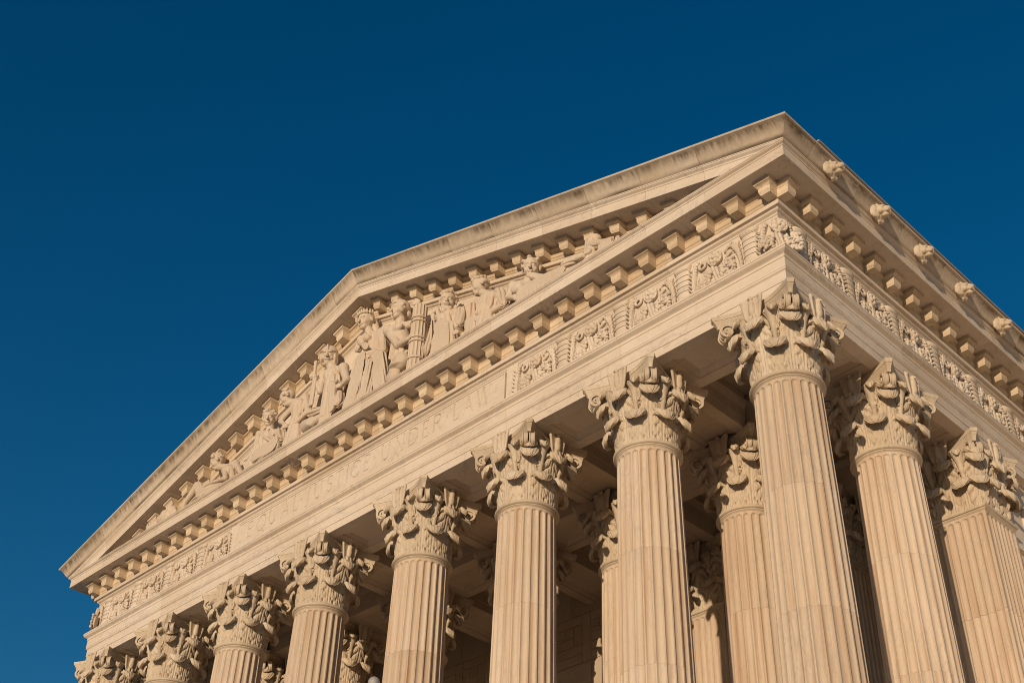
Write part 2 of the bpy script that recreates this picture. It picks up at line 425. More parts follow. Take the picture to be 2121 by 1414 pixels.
# filler over each capital that ends the soffit panels
def soffit_end(x, y, along, sgn=0):
    mb = MB(); L = 1.34
    rs = []
    for z, o in ((.0, .0), (.018, .0), (.045, .07), (.088, .19)):
        l = L+o
        pts = [(-l, -.545), (l, -.545), (l, .545), (-l, .545)]
        if sgn == 1: pts = [(-l, -.545), (.539, -.545), (.539, .545), (-l, .545)]
        if sgn == -1: pts = [(-.539, -.545), (l, -.545), (l, .545), (-.539, .545)]
        rs.append([((x+a, y+b) if along == 'x' else (x-b, y+a)) + (z+.0015+Z0,) for a, b in pts])
    mb.rings(rs)
    obj('soffit_panel_end', mb.mesh('soffit_panel_end', M['ceil'], None), HALL)
for i, x in enumerate(XS): soffit_end(x, 0, 'x', 1 if i == 0 else (-1 if i == 7 else 0))
for y in (S2, 2*S2): soffit_end(0, y, 'y')

# ---- frieze wall, its crown mould, modillion course, corona
run('frieze_block', [(.865, 1.16), (.865, 2.362), (-.4, 2.362), (-.4, 1.16)], 'F', [-25.6, -21.36, -8.42, -4.2], ml, mr, M['wall'], .004)
FRZS = run('frieze_block', [(.865, 1.16), (.865, 2.362), (-.4, 2.362), (-.4, 1.16)], 'S', [3.06, 7.2, 11.3, 15.4, 19.5], ms, YE, M['wall'], .004)
run('frieze_block', [(.865, 1.16), (.865, 2.362), (-.4, 2.362), (-.4, 1.16)], 'L', [], ms, 12.0, M['wall'], .004)
BED = [(.874, 2.366), (.88, 2.385)] + cyrev(.882, 2.388, .955, 2.477, 8) + [(.96, 2.48), (.962, 2.503), (1.045, 2.512), (1.05, 2.52), (1.05, 2.635), (1.0, 2.645), (.2, 2.645), (.2, 2.366)]
MODC = [(1.0, 2.648), (1.0, 2.68), (1.018, 2.683), (1.018, 2.705)] + cav(1.022, 2.708, 1.053, 2.767, 4) + [(1.055, 2.77), (1.055, 2.932)] + cav(1.065, 2.936, 1.14, 2.985, 5) + [(1.155, 2.99), (1.158, 3.092), (.3, 3.092), (.3, 2.648)]
CORO = [(1.735, 3.095), (1.745, 3.05), (1.815, 3.05), (1.815, 3.352), (1.83, 3.356), (1.83, 3.366)] + cyrev(1.832, 3.37, 1.905, 3.455, 10) + [(1.918, 3.457), (1.918, 3.484), (.8, 3.5), (.8, 3.095)]
NM = 34; DM = (WW-2*.892)/(NM-1); MODX = [.892+DM*k for k in range(NM)]
JM = sorted(.5*(MODX[k]+MODX[k+1]) for k in range(1, NM-1, 2))
JM4 = JM[::2]
run('bed_mould_block', BED, 'F', JM4, ml, mr, M['wall'])
run('modillion_course_block', MODC, 'F', JM4, ml, mr, M['mod'])
run('corona_block', CORO, 'F', JM, ml, mr, M['wall'])
DMS = .945; MODY = [-.892+DMS*k for k in range(26)]
JS = [.5*(MODY[k]+MODY[k+1]) for k in range(1, 25, 2)]
run('bed_mould_block', BED, 'S', JS[::2], ms, YE, M['wall'])
run('modillion_course_block', MODC, 'S', JS[::2], ms, YE, M['mod'])
run('corona_block', CORO, 'S', JS, ms, YE, M['wall'])
for p, mt, nm in ((BED, 'wall', 'bed_mould_block'), (MODC, 'mod', 'modillion_course_block'), (CORO, 'wall', 'corona_block')):
    run(nm, p, 'L', [2.0, 5.0], ms, 12.0, M[mt])

# ---- gutter (sima): side returns and the two raking slopes
SIMA = [(1.915, 3.489)] + cyma(1.918, 3.492, 2.21, 3.795, 12) + [(2.225, 3.80), (2.245, 3.80), (2.25, 3.86), (1.6, 3.86), (1.2, 3.60), (1.2, 3.489)]
SIMR = SIMA
run('gutter_block', SIMA, 'S', [-.95, 1.02, 3.1, 5.15, 7.25, 9.3, 11.4, 13.5, 15.6, 17.7, 19.8], ms, YE, M['sima'], .012)
run('gutter_block', SIMA, 'L', [1.0, 3.1, 5.2], ms, 12.0, M['sima'], .012)
JR = list(np.arange(XM+1.05, 1.0, 1.905))
CORR = CORO[:-2] + [(.8, 3.484), (.8, 3.095)]
XA = lambda q: XM           # the apex plane
for mode in ('RR', 'RL'):
    run('raking_gutter_block', SIMR, mode, JR, XA, mr, M['sima'], .014)
    run('raking_corona_block', CORR, mode, JR, XA, mr, M['wall'], .007)
    run('raking_modillion_course_block', MODC, mode, JR[1::2], XA, (lambda q: .6), M['mod'])
    run('raking_bed_mould_block', BED, mode, JR[1::2], XA, (lambda q: -.8), M['wall'])

# ---- modillions
def mod_mesh(shear):
    mb = MB(); rs = []
    for z, hw, qf in ((2.707, .138, 1.335), (2.727, .141, 1.34), (2.742, .143, 1.342), (2.744, .150, 1.350), (2.765, .153, 1.352), (2.785, .165, 1.364), (2.80, .170, 1.370), (2.932, .172, 1.374), (2.936, .184, 1.386), (2.948, .186, 1.388), (2.958, .193, 1.397), (2.975, .213, 1.428), (2.985, .222, 1.452), (2.99, .237, 1.478), (3.092, .24, 1.483)):
        rs.append([(x, -q, z+Z0-shear*x) for x, q in ((-hw, 1.0), (-hw, qf), (hw, qf), (hw, 1.0))])
    mb.rings(rs)
    return mb.mesh('modillion', M['mod'], 20)
MF = mod_mesh(0)
for x in MODX: obj('modillion', MF, HALL, (x, 0, 0))
for y in MODY: obj('modillion', MF, HALL, (0, y, 0), R(90))
for k in range(8): obj('modillion', MF, HALL, (WW, MODY[k], 0), R(-90))
MRR = mod_mesh(SL); MRL = mod_mesh(-SL)
for x in MODX:
    t = x if x > XM else WW-x
    if t > -.3: continue
    obj('raking_modillion', MRR if x > XM else MRL, HALL, (x, .0, SL*(1.81-t)))

# ---- tympanum slabs behind the figures
tx = list(np.linspace(WW+1.2, -1.2, 15))
for a, b in zip(tx[:-1], tx[1:]):
    def top(x): return 2.70 + SL*(1.81-(x if x > XM else WW-x))
    pts = [(a+.003, 3.40), (b-.003, 3.40), (b-.003, top(b))] + ([(XM, top(XM))] if a < XM < b else []) + [(a+.003, top(a))]
    pts = [p for p in pts]
    if min(p[1] for p in pts[2:]) < 3.42: continue
    n = len(pts)
    v = [(x, -.86, z+Z0) for x, z in pts] + [(x, -.4, z+Z0) for x, z in pts]
    f = [list(range(n)), list(range(n, 2*n))] + [[i, (i+1) % n, n+(i+1) % n, n+i] for i in range(n)]
    obj('tympanum_slab', mesh('tympanum_slab', v, f, M['wall'], None, True), HALL)

# ---- roof slopes and the side gutter's metal edge
for s in (1, -1):
    x1 = 1.9 if s == 1 else WW-1.9
    z0 = 3.62; z1 = z0 + SL*(abs(x1-XM))
    v = [(x1, -.9, z0+Z0), (XM, -.9, z1+Z0), (XM, YE, z1+Z0), (x1, YE, z0+Z0)]
    v += [(a, b, c-.12) for a, b, c in v]
    obj('roof_slope', mesh('roof_slope', v, [(0, 1, 2, 3), (7, 6, 5, 4), (0, 4, 5, 1), (1, 5, 6, 2), (2, 6, 7, 3), (3, 7, 4, 0)], M['lead'], None, True), HALL)
mb = MB(); mb.box(1.85, 2.285, -.86, YE, 3.915+Z0, 3.955+Z0); mb.box(1.85, 2.12, -.86, YE, 3.862+Z0, 3.914+Z0)
obj('gutter_edge', mb.mesh('gutter_edge', M['lead'], None), HALL)
# bird-wire pins along the ledge
for k, x in enumerate(np.arange(WW+1.5, 0.5, 1.905)):
    mb = MB(); mb.tube([(x, -1.86, 3.47+Z0), (x, -1.86, 3.57+Z0)], .009, 6)
    obj('ledge_pin', mb.mesh('ledge_pin', M['dark'], None), HALL)

# ---- porch ceiling: beams with panelled soffits, coffer slab, back wall with a key pattern
BM = [(-.85, 0), (-.53, 0), (-.53, .018)] + ogee(-.51, .02, -.35, .075, 4) + [(-.33, .09), (.33, .09)] + ogee(.35, .075, .51, .02, 4) + [(.53, .018), (.53, 0), (.85, 0), (.85, .3), (.868, .304), (.87, .62)] \
   + ogee(.885, .63, .96, .78, 5) + [(.98, .79), (.98, .86), (.90, .87), (.90, 1.118), (-.90, 1.118), (-.90, .87), (-.98, .86), (-.98, .79)] + ogee(-.96, .78, -.885, .63, 5)[0:] + [(-.87, .62), (-.868, .304), (-.85, .3)]
def beam(a, b, c, along):
    n = len(BM)
    if along == 'x': v = [(a, c+q, z+Z0) for q, z in BM] + [(b, c+q, z+Z0) for q, z in BM]
    else: v = [(c+q, a, z+Z0) for q, z in BM] + [(c+q, b, z+Z0) for q, z in BM]
    f = [[i, (i+1) % n, n+(i+1) % n, n+i] for i in range(n)] + [list(range(n)), list(range(n, 2*n))]
    obj('ceiling_beam', mesh('ceiling_beam', v, f, M['ceil'], 30, True), HALL)
XB = [x for x in XS]
for a, b in zip(XB[1:], XB[:-1]):
    beam(a+.003 if a != WW else WW+.96, b-.003 if b != 0 else -.96, S2, 'x')
for i, x in enumerate(XS[1:-1]):
    beam(.955, S2-.985, x, 'y')
    beam(S2+.985, (2*S2-.86) if i < 2 else 7.99, x, 'y')
for a, b in zip(XB[1:3], XB[:2]): beam(a+.003, b-.003 if b != 0 else -.96, 2*S2, 'x')
for i, x in enumerate(XS[1:-1]): soffit_end(x, S2, 'x'); soffit_end(x, 2*S2, 'x') if i < 2 else None
mb = MB()
for a, b in zip(XB[1:], XB[:-1]):
    mb = MB(); mb.box(a+.003, b-.003, .3, 12, 1.122+Z0, 1.155+Z0); obj('coffer_slab', mb.mesh('coffer_slab', M['ceil'], None), HALL)
# back wall
WY = 8.0
zt = [0.0, -.28, -1.80]; zc = -1.80
k = 0
courses = [(-.24, 1.12)]
mb = MB(); mb.box(WW-.5, XS[2]-.8, WY+.03, WY+.5, FL, Z0+1.1); obj('back_wall_core', mb.mesh('back_wall_core', M['ceil'], None), HALL)
bwm = None
def wall_piece(x0, x1, z0, z1, pr=.03, nm='wall_block'):
    mb = MB(); mb.box(x0, x1, WY-pr+.03, WY+.06, z0+Z0, z1+Z0); obj(nm, mb.mesh(nm, M['ceil'], None), HALL)
for j in range(12): wall_piece(-30.4+j*1.8+.008, -30.4+(j+1)*1.8-.008, -.25, 1.1)
zz = -1.98
row = 0
while zz > -8:
    for j in range(13):
        x0 = -31.3+j*1.8+(.9 if row % 2 else 0)
        wall_piece(x0+.008, min(x0+1.8-.008, XS[2]-.82), zz-.9+.008, zz-.008)
    zz -= .9; row += 1
# key pattern bars (gaps read as incised lines)
def key(x0):
    w = .385; g = .018; T = -.28; B = -1.96
    bars = [(x0, x0+w, B, T), (x0+w, x0+4*w, T-w*.8, T), (x0+3*w, x0+4*w, B+2*w*.85, T-w*.8), (x0+w, x0+3*w, B+2*w*.85, B+3*w*.85),
            (x0+w, x0+2*w, B+3*w*.85, T-1.55*w), (x0+2*w, x0+3*w, B+3*w*.85, T-.8*w), (x0+w, x0+2*w, T-1.55*w, T-.8*w), (x0+w, x0+4*w, B, B+w*.85), (x0+w, x0+4*w, B+w*.85, B+2*w*.85)]
    for a, b, c, e in bars: wall_piece(a+g/2, b-g/2, c+g/2, e-g/2, .03, 'key_pattern_bar')
for j in range(13): key(-29.1+j*1.54)
# hall front wall behind the square piers
mb = MB(); mb.box(XS[2]-.79, -.41, 9.26, 9.7, FL, Z0+1.1); obj('hall_wall_core', mb.mesh('hall_wall_core', M['wall'], None), HALL)
for rw in range(16):
    x0 = XS[2]-.78-(.9 if rw % 2 else 0)
    while x0 < -.5:
        a, b = max(x0, XS[2]-.78)+.006, min(x0+1.8, -.42)-.006
        if b-a > .2:
            mb = MB(); mb.box(a, b, 9.21, 9.265, Z0+1.09-(rw+1)*.9+.006, Z0+1.09-rw*.9-.006); obj('wall_block', mb.mesh('wall_block', M['wall'], None), HALL)
        x0 += 1.8
# flank wall of the hall behind the corner pier
for rw in range(18):
    for j in range(4):
        y0 = 9.35+j*2.2+(1.1 if rw % 2 else 0)
        mb = MB(); mb.box(.15, .62, y0+.006, y0+2.194, Z0-.006-(rw+1)*.8, Z0-.006-rw*.8-.012)
        obj('wall_block', mb.mesh('wall_block', M['wall'], None), HALL)
mb = MB(); mb.box(-.4, .5, 9.2, YE, FL, Z0-.01); obj('flank_wall_core', mb.mesh('flank_wall_core', M['wall'], None), HALL)

# the hall's wide wing, unseen, added to bounce sunlight onto the right flank
for k in range(12):
    x0 = .64+k*4.2
    mb = MB(); mb.box(x0, x0+4.19, 16.0, 17.0, .01, Z0-2.2); mb.box(x0+1.3, x0+2.9, 15.96, 16.0, 5.0, 10.0); mb.box(x0, x0+4.19, 15.75, 16.0, Z0-2.9, Z0-2.25)
    obj('wing_wall_bay', mb.mesh('wing_wall_bay', M['wall'], None), HALL)
# ------------------------------------------------------------------ inscription
def arc(cx, cy, rx, ry, a0, a1, t0, t1=None, n=14):
    t1 = t0 if t1 is None else t1; out = []
    A = np.linspace(R(a0), R(a1), n+1)
    for i in range(n):
        tt = t0+(t1-t0)*abs(math.cos((A[i]+A[i+1])/2))
        out.append((cx+rx*math.cos(A[i]), cy+ry*math.sin(A[i]), cx+rx*math.cos(A[i+1]), cy+ry*math.sin(A[i+1]), tt))
    return out
tk, tn = .052, .026
def ser(x, y, w=.07): return [(x-w, y, x+w, y, .017)]
GL = {
 'E': [(.08, 0, .08, 1, tk), (.08, .985, .42, .985, tn), (.08, .53, .36, .53, tn), (.08, .015, .45, .015, tn), (.42, .985, .43, .88, tn), (.45, .015, .47, .13, tn), (.36, .6, .36, .46, .018)]+ser(.08, .985)+ser(.08, .015),
 'Q': arc(.45, .5, .42, .49, 0, 360, tn, tk, 36)+[(.5, .05, .62, -.12, tk), (.62, -.12, .85, -.2, tn)],
 'U': [(.08, 1, .08, .35, tk), (.66, 1, .66, .35, tn)]+arc(.37, .36, .29, .35, 180, 360, tk, tn, 18)+ser(.08, .985)+ser(.66, .985),
 'A': [(.38, 1, .06, .0, tn), (.38, 1, .72, 0, tk), (.17, .36, .6, .36, tn)]+ser(.06, .015)+ser(.72, .015),
 'L': [(.08, 0, .08, 1, tk), (.08, .015, .46, .015, tn), (.46, .015, .48, .14, tn)]+ser(.08, .985)+ser(.08, .015),
 'J': [(.26, 1, .26, .1, tk), (.26, .1, .17, -.1, tk), (.17, -.1, .02, -.14, tn)]+ser(.26, .985),
 'S': arc(.25, .74, .19, .245, 40, 270, tn, tk, 18)+arc(.25, .25, .2, .245, 90, -150, tn, tk, 18),
 'T': [(.32, 0, .32, 1, tk), (.02, .985, .62, .985, tn), (.02, .985, .0, .85, tn), (.62, .985, .64, .85, tn)]+ser(.32, .015),
 'I': [(.08, 0, .08, 1, tk)]+ser(.08, .985)+ser(.08, .015),
 'C': arc(.45, .5, .41, .49, 42, 318, tn, tk, 30)+[(.76, .84, .77, .7, tn)],
 'N': [(.08, 0, .08, 1, tn), (.08, 1, .68, 0, tk), (.68, 0, .68, 1, tn)]+ser(.08, .985)+ser(.08, .015)+ser(.68, .985),
 'D': [(.08, 0, .08, 1, tk)]+arc(.3, .5, .43, .485, -90, 90, tn, tk, 20)+[(.08, .985, .3, .985, tn), (.08, .015, .3, .015, tn)]+ser(.08, .985)+ser(.08, .015),
 'R': [(.08, 0, .08, 1, tk)]+arc(.28, .745, .25, .24, -90, 90, tn, tk, 14)+[(.08, .985, .28, .985, tn), (.08, .505, .28, .505, tn), (.3, .5, .62, 0, tk)]+ser(.08, .985)+ser(.08, .015)+ser(.62, .015),
 'W': [(.06, 1, .3, 0, tk), (.3, 0, .52, 1, tn), (.52, 1, .76, 0, tk), (.76, 0, .98, 1, tn)]+ser(.06, .985)+ser(.98, .985)+ser(.52, .985),
 '.': [(.0, .48, .06, .58, .03), (.06, .58, .12, .48, .03), (0, .48, .12, .48, .03)]}
GW = {'E': .5, 'Q': .9, 'U': .74, 'A': .78, 'L': .5, 'J': .32, 'S': .48, 'T': .64, 'I': .16, 'C': .82, 'N': .76, 'D': .8, 'R': .68, 'W': 1.04, '.': .12}
TXT = [('.', -21.07), ('E', -20.66), ('Q', -20.0), ('U', -19.38), ('A', -18.68), ('L', -18.12), ('.', -17.82), ('J', -17.5), ('U', -16.96), ('S', -16.36), ('T', -15.88), ('I', -15.48), ('C', -15.08), ('E', -14.53), ('.', -14.15),
       ('U', -13.63), ('N', -12.97), ('D', -12.35), ('E', -11.8), ('R', -11.27), ('.', -10.87), ('L', -10.47), ('A', -9.96), ('W', -9.33), ('.', -8.82)]
LH = .58; LZ = 1.56
x0, x1, z0, z1 = -21.34, -8.44, 1.30, 2.26
hx = .009; nx = int((x1-x0)/hx)+1; nz = int((z1-z0)/hx)+1
gx = np.linspace(x0, x1, nx); gz = np.linspace(z0, z1, nz)
D = np.zeros((nx, nz))
for ch, cx in TXT:
    w = GW[ch]*LH
    for sx, sy, ex, ey, t in GL[ch]:
        ax, ay, bx, by = cx-w/2+sx*LH, LZ+sy*LH, cx-w/2+ex*LH, LZ+ey*LH; t *= LH*1.15
        i0, i1 = np.searchsorted(gx, [min(ax, bx)-t-.02, max(ax, bx)+t+.02]); j0, j1 = np.searchsorted(gz, [min(ay, by)-t-.02, max(ay, by)+t+.02])
        X, Zg = np.meshgrid(gx[i0:i1], gz[j0:j1], indexing='ij')
        dx, dy = bx-ax, by-ay; ll = max(dx*dx+dy*dy, 1e-9)
        tt = np.clip(((X-ax)*dx+(Zg-ay)*dy)/ll, 0, 1)
        dist = np.hypot(X-ax-dx*tt, Zg-ay-dy*tt)
        D[i0:i1, j0:j1] = np.maximum(D[i0:i1, j0:j1], np.clip(t-dist, 0, .04)*2.2)
X, Zg = np.meshgrid(gx, gz, indexing='ij')
edge = np.minimum(np.minimum(X-x0, x1-X), np.minimum(Zg-z0, z1-Zg))
fr = np.where(edge < .05, .02, 0)                       # raised border
V = np.stack([X, -.925-fr+D, Zg+Z0], -1).reshape(-1, 3)
ii, jj = np.meshgrid(np.arange(nx-1), np.arange(nz-1), indexing='ij')
a = (ii*nz+jj).ravel(); Fq = np.stack([a, a+nz, a+nz+1, a+1], 1)
b0 = len(V); back = np.array([(x0, -.8655, z0+Z0), (x1, -.8655, z0+Z0), (x1, -.8655, z1+Z0), (x0, -.8655, z1+Z0)])
V = np.concatenate([V, back])
c00, c10, c11, c01 = 0, (nx-1)*nz, nx*nz-1, nz-1
Fl = Fq.tolist() + [[b0]+[i*nz for i in range(nx)][::1]+[b0+1], [b0+3]+[i*nz+nz-1 for i in range(nx)]+[b0+2], [b0]+list(range(nz))+[b0+3], [b0+1]+[(nx-1)*nz+j for j in range(nz)]+[b0+2]]
obj('inscription_panel', mesh('inscription_panel', V, Fl, M['wall'], 25), HALL, label='long frieze panel carved with EQUAL JUSTICE UNDER LAW')
# ------------------------------------------------------------------ carved frieze reliefs
def sm(name, prims, mat, h=.014, k=.02):
    v, f = sdf(prims, h, k); return mesh(name, v, f, mat, 60)
def e(x, y, z, a, b, c): return ('e', (x, y, z), (a, b, c))
def c(p, q, r0, r1): return ('c', p, q, r0, r1)
rs_ = np.random.RandomState(3)
def post_mesh():
    mb = MB(); rs = []
    prof = [(.0, .265, .15), (.10, .25, .14), (.17, .235, .135), (.18, .20, .125)]
    for i in range(5):
        z = .185+i*.165; w = .195+.008*i
        prof += [(z+.004, w-.004, .118), (z+.06, w+.004, .125), (z+.125, w, .122), (z+.13, w-.012, .112), (z+.136, w+.016, .138), (z+.158, w+.016, .138), (z+.163, w-.012, .112)]
    prof += [(1.02, .24, .14), (1.06, .262, .155), (1.10, .28, .165), (1.12, .285, .16), (1.125, .2, .08)]
    for z, w, dp in prof:
        rs.append([(w*math.cos(a), -dp*math.sin(a)**.7 if math.sin(a) > 1e-6 else 0, z+.02*math.cos(a)**2) for a in np.linspace(0, math.pi, 17)])
    mb.rings(rs, close=False, cap0=True, cap1=True)
    return mb.mesh('frieze_banded_post', M['wall'], 28, False)
PM = post_mesh()
def strip(s):
    P = []
    pts = [(.30, .06, .03), (.305, .25, .042), (.32, .48, .055), (.36, .70, .068), (.42, .88, .075), (.47, .98, .06)]
    for a, b in zip(pts[:-1], pts[1:]): P.append(('d', (s*a[0], -.02, a[1]), (s*b[0], -.035, b[1]), a[2], b[2], 8, .008))
    P += [('t', (s*.50, -.08, 1.02), .045, .024), e(s*.44, -.06, .95, .07, .06, .05), e(s*.36, -.04, .1, .06, .05, .03)]
    for i in range(4): P.append(e(s*(.40+.035*i), -.07-.01*i, .70+.07*i, .04, .04, .03))
    for i in range(6): P.append(c((s*(.30+.012*i), -.03, .2+.13*i), (s*(.20+.01*i), -.12, .27+.13*i), .03, .018))
    return P
LML = sm('frieze_leaf_scroll', strip(-1), M['wall']); LMR = sm('frieze_leaf_scroll', strip(1), M['wall'])
def rosette_mesh():
    n = 40; rs = []
    for rr_, y_ in ((.0, .17), (.03, .172), (.05, .155), (.056, .12), (.075, .145), (.11, .15), (.15, .135), (.172, .105), (.182, .112), (.21, .105), (.225, .085), (.215, .045), (.19, 0)):
        rg = []
        for i in range(n):
            a = i*2*math.pi/n; w = abs(math.cos(2.5*(a+(.63 if rr_ > .175 else 0))))
            q = rr_*(1+(.10*w-.05 if rr_ > .1 else 0)); y = y_-(.03*(1-w)**2 if .06 < rr_ < .2 else 0)
            rg.append((q*math.cos(a), -y, .86+q*math.sin(a)))
        rs.append(rg)
    mb = MB(); mb.rings(rs, cap0=False, cap1=False); return mb.mesh('frieze_rosette', M['wall'], 50, True)
RM_ = rosette_mesh()
def fruit(x0, x1, z0, z1, n, seed, ext):
    q = np.random.RandomState(seed); P = []; pl = []
    while len(pl) < n:
        x, z, s = q.uniform(x0, x1), q.uniform(z0, z1), q.uniform(.028, .062)
        if all(math.hypot(x-a, z-b) > .62*(s+t) for a, b, t in pl) or q.rand() < .004: pl.append((x, z, s)); P.append(e(x, -.045-q.uniform(.0, .035), z, s*q.uniform(.9, 1.3), s*1.0, s*q.uniform(.9, 1.15)))
    return P+ext
FA = sm('frieze_fruit_cluster', fruit(-.5, -.14, .10, .52, 30, 5, [e(-.32, .04, .3, .22, .07, .24), c((.02, -.03, .05), (-.09, -.06, .60), .045, .05)]), M['wall'], .012, .006)
FB = sm('frieze_fruit_cluster', fruit(.12, .52, .10, .60, 34, 8, [e(.32, .04, .34, .22, .07, .26), c((.10, -.03, .05), (.0, -.05, .56), .04, .045)]), M['wall'], .012, .006)
SC = [e(-.3, .02, .78, .16, .05, .16)]
for (x, z, rr, a0) in ((-.34, .84, .135, .5),):
    pts = [(x+rr*(1-t*.55)*math.cos(a0+t*7), -.05-.03*t, z+rr*(1-t*.55)*math.sin(a0+t*7)) for t in np.linspace(0, 1, 14)]
    SC += [c(a, b, .036, .032) for a, b in zip(pts[:-1], pts[1:])]
SCM = sm('frieze_tendril', SC, M['wall'], .012, .008)
SCR = sm('frieze_tendril', [e(.37, .0, .86, .12, .04, .12), c((.26, -.04, .94), (.38, -.06, 1.02), .035, .03), c((.38, -.06, 1.02), (.47, -.06, .92), .03, .02), c((.28, -.04, .74), (.42, -.06, .80), .03, .03)], M['wall'], .012, .008)
def put(me, t, mode, o=0, nm=None, sc=(1, 1, 1)):
    z = 1.158+Z0; nm = nm or me.name.split('.')[0]
    if mode == 'F': q = obj(nm, me, HALL, (t+o, -.866, z))
    elif mode == 'S': q = obj(nm, me, HALL, (.866, t+o, z), R(90))
    else: q = obj(nm, me, HALL, (WW-.866, t+o, z), R(-90))
    q.scale = sc
def bay(t, mode):
    for me in (RM_, FA, FB, SCM, SCR): put(me, t, mode, 0, None, ((1, 1.1, 1) if me is RM_ else (random.uniform(1.1, 1.2), random.uniform(1.0, 1.25), random.uniform(.98, 1.04))))
def posts(t, mode, half=0):
    put(PM, t, mode)
    if half <= 0: put(LMR, t, mode)
    if half >= 0: put(LML, t, mode)
for k in range(4):
    posts(.03-2.08*k, 'F'); bay(.03-2.08*k-1.04, 'F')
    posts(WW-.03+2.08*k, 'F'); bay(WW-.03+2.08*k+1.04, 'F')
for s, x in ((1, -8.12), (-1, WW+8.12)): put(LMR if s == 1 else LML, x-(.2 if s == 1 else -.2), 'F'); mb = MB(); mb.box(x-.27 if s == 1 else x-.17, x+.17 if s == 1 else x+.27, -.92, -.866, 1.17+Z0, 2.34+Z0); obj('frieze_end_strip', mb.mesh('frieze_end_strip', M['wall'], None), HALL)
for k in range(9): posts(-.03+2.06*k, 'S'); bay(-.03+2.06*k+1.03, 'S')
for k in range(2): posts(-.03+2.06*k, 'L'); bay(-.03+2.06*k+1.03, 'L')
# corner rosettes and fruit wrapped on the mitres
for cx, ang in ((.80, 45), (WW-.80, -45)):
    for me in (RM_, FA, FB): obj(me.name.split('.')[0], me, HALL, (cx, -.80, 1.158+Z0), R(ang))

# ------------------------------------------------------------------ lion heads on the side gutter
LI = [e(0, -.08, .03, .20, .17, .21), e(0, -.25, -.065, .125, .12, .095), e(0, -.355, -.015, .06, .04, .045), c((0, -.20, .13), (0, -.33, .02), .06, .058),
      e(-.09, -.215, .095, .07, .055, .035), e(.09, -.215, .095, .07, .055, .035), e(-.075, -.31, -.10, .07, .065, .06), e(.075, -.31, -.10, .07, .065, .06), e(0, -.23, -.205, .10, .10, .05),
      e(-.17, -.07, .23, .05, .045, .06), e(.17, -.07, .23, .05, .045, .06), e(-.145, -.14, -.05, .08, .10, .10), e(.145, -.14, -.05, .08, .10, .10), e(0, .02, .0, .27, .12, .29),
      ('S', (0, -.40, -.158), (.11, .14, .018), np.eye(3)), ('S', (-.088, -.275, .055), (.04, .05, .022), np.eye(3)), ('S', (.088, -.275, .055), (.04, .05, .022), np.eye(3))]
lr = np.random.RandomState(11)
for i in range(46):
    a = math.pi*.5 + lr.uniform(-2.75, 2.75); q = lr.uniform(.22, .31); tw = lr.uniform(.25, .5)
    y = -.10+(q-.19)*1.3
    LI.append(c((q*math.cos(a), y, .01+q*math.sin(a)), ((q+.05)*math.cos(a-tw), y+.03, (q+.05)*math.sin(a-tw)), .036, .022))
v, f = sdf(LI, .013, .05); LM = mesh('lion_head', v*.88, f, M['cap'], 60)
for k in range(10): obj('lion_head', LM, HALL, (2.075, -.085+2.085*k, 3.59+Z0), R(90), label='carved lion head spout on the side gutter')
for k in range(3): obj('lion_head', LM, HALL, (WW-2.075, -.085+2.085*k, 3.60+Z0), R(-90), label='carved lion head spout on the side gutter')

# ------------------------------------------------------------------ columns
def shaft_r(z): return .775+.118*(max(0, -z-2.2)/12)**.92
FT = -2.345                                                            # centre of the flutes' rounded tops
def flute(p, z, hw=.385):
    q = p*p + (max(0, z-FT)/.205)**2
    return .05*math.sqrt(max(0, 1-q/(hw*hw))) if q < hw*hw else 0
def drum_mesh(z0, z1):
    zs = [z0+.0] if z0 < -2.3 else list(np.linspace(-2.205, -2.25, 2))+list(np.linspace(-2.255, -2.36, 13))
    if z0 < -2.3: zs = [z0-.001, z0-.005]
    zs += list(np.linspace(zs[-1]-.05 if z0 > -2.3 else z0-.3, z1+.02, 7)) + [z1+.005, z1+.001]
    n = 24*14; rings = []
    for iz, z in enumerate(zs):
        rr = shaft_r(z); chamfer = .0025 if (iz == len(zs)-1 or (iz == 0 and z0 < -2.3)) else 0
        rg = []
        for i in range(n):
            a = i*2*math.pi/n; p = ((i/14+.5) % 1)-.5
            q = rr-flute(p, z)-chamfer
            rg.append((q*math.cos(a), q*math.sin(a), z))
        rings.append(rg)
    mb = MB(); mb.rings(rings); return mesh('shaft_drum', mb.v, mb.f, M['shaft'], 32)
DZ = [-2.2, -4.95, -7.8, -10.7, -13.9]
DRUMS = [drum_mesh(a, b) for a, b in zip(DZ[:-1], DZ[1:])]
RING = lathe([(.74, -2.03), (.80, -2.03)]+[(.81+.06*math.sin(t), -2.085+.055*math.cos(t)) for t in np.linspace(0, math.pi, 9)]+[(.806, -2.142), (.815, -2.15), (.815, -2.17), (.80, -2.175), (.785, -2.195), (.778, -2.203), (.7, -2.204)], 72).mesh('astragal_ring', M['cap'], 40)
BASE = lathe([(.6, -13.9), (.92, -13.9), (.93, -13.96)]+[(.98+.07*math.sin(t), -14.03+.07*math.cos(t)) for t in np.linspace(0, math.pi, 7)]+[(.98, -14.12), (.96, -14.2), (1.0, -14.28)]+[(1.05+.1*math.sin(t), -14.4+.1*math.cos(t)) for t in np.linspace(0, math.pi, 7)]+[(1.15, -14.52), (1.15, -15.0), (.5, -15.0)], 48).mesh('column_base', M['shaft'], 40)
BELL = lathe([(.5, -2.028), (.73, -2.028), (.72, -1.6), (.74, -1.1), (.80, -.75), (.87, -.5), (.96, -.40), (.98, -.36), (.98, -.333), (.4, -.333)], 48).mesh('capital', M['cap'], 40)
def square_ring(prof, hw_extra=0):
    mb = MB(); mb.rings([[(sx*q, sy*q, z) for sx, sy in ((-1, -1), (1, -1), (1, 1), (-1, 1))] for q, z in prof]); return mb
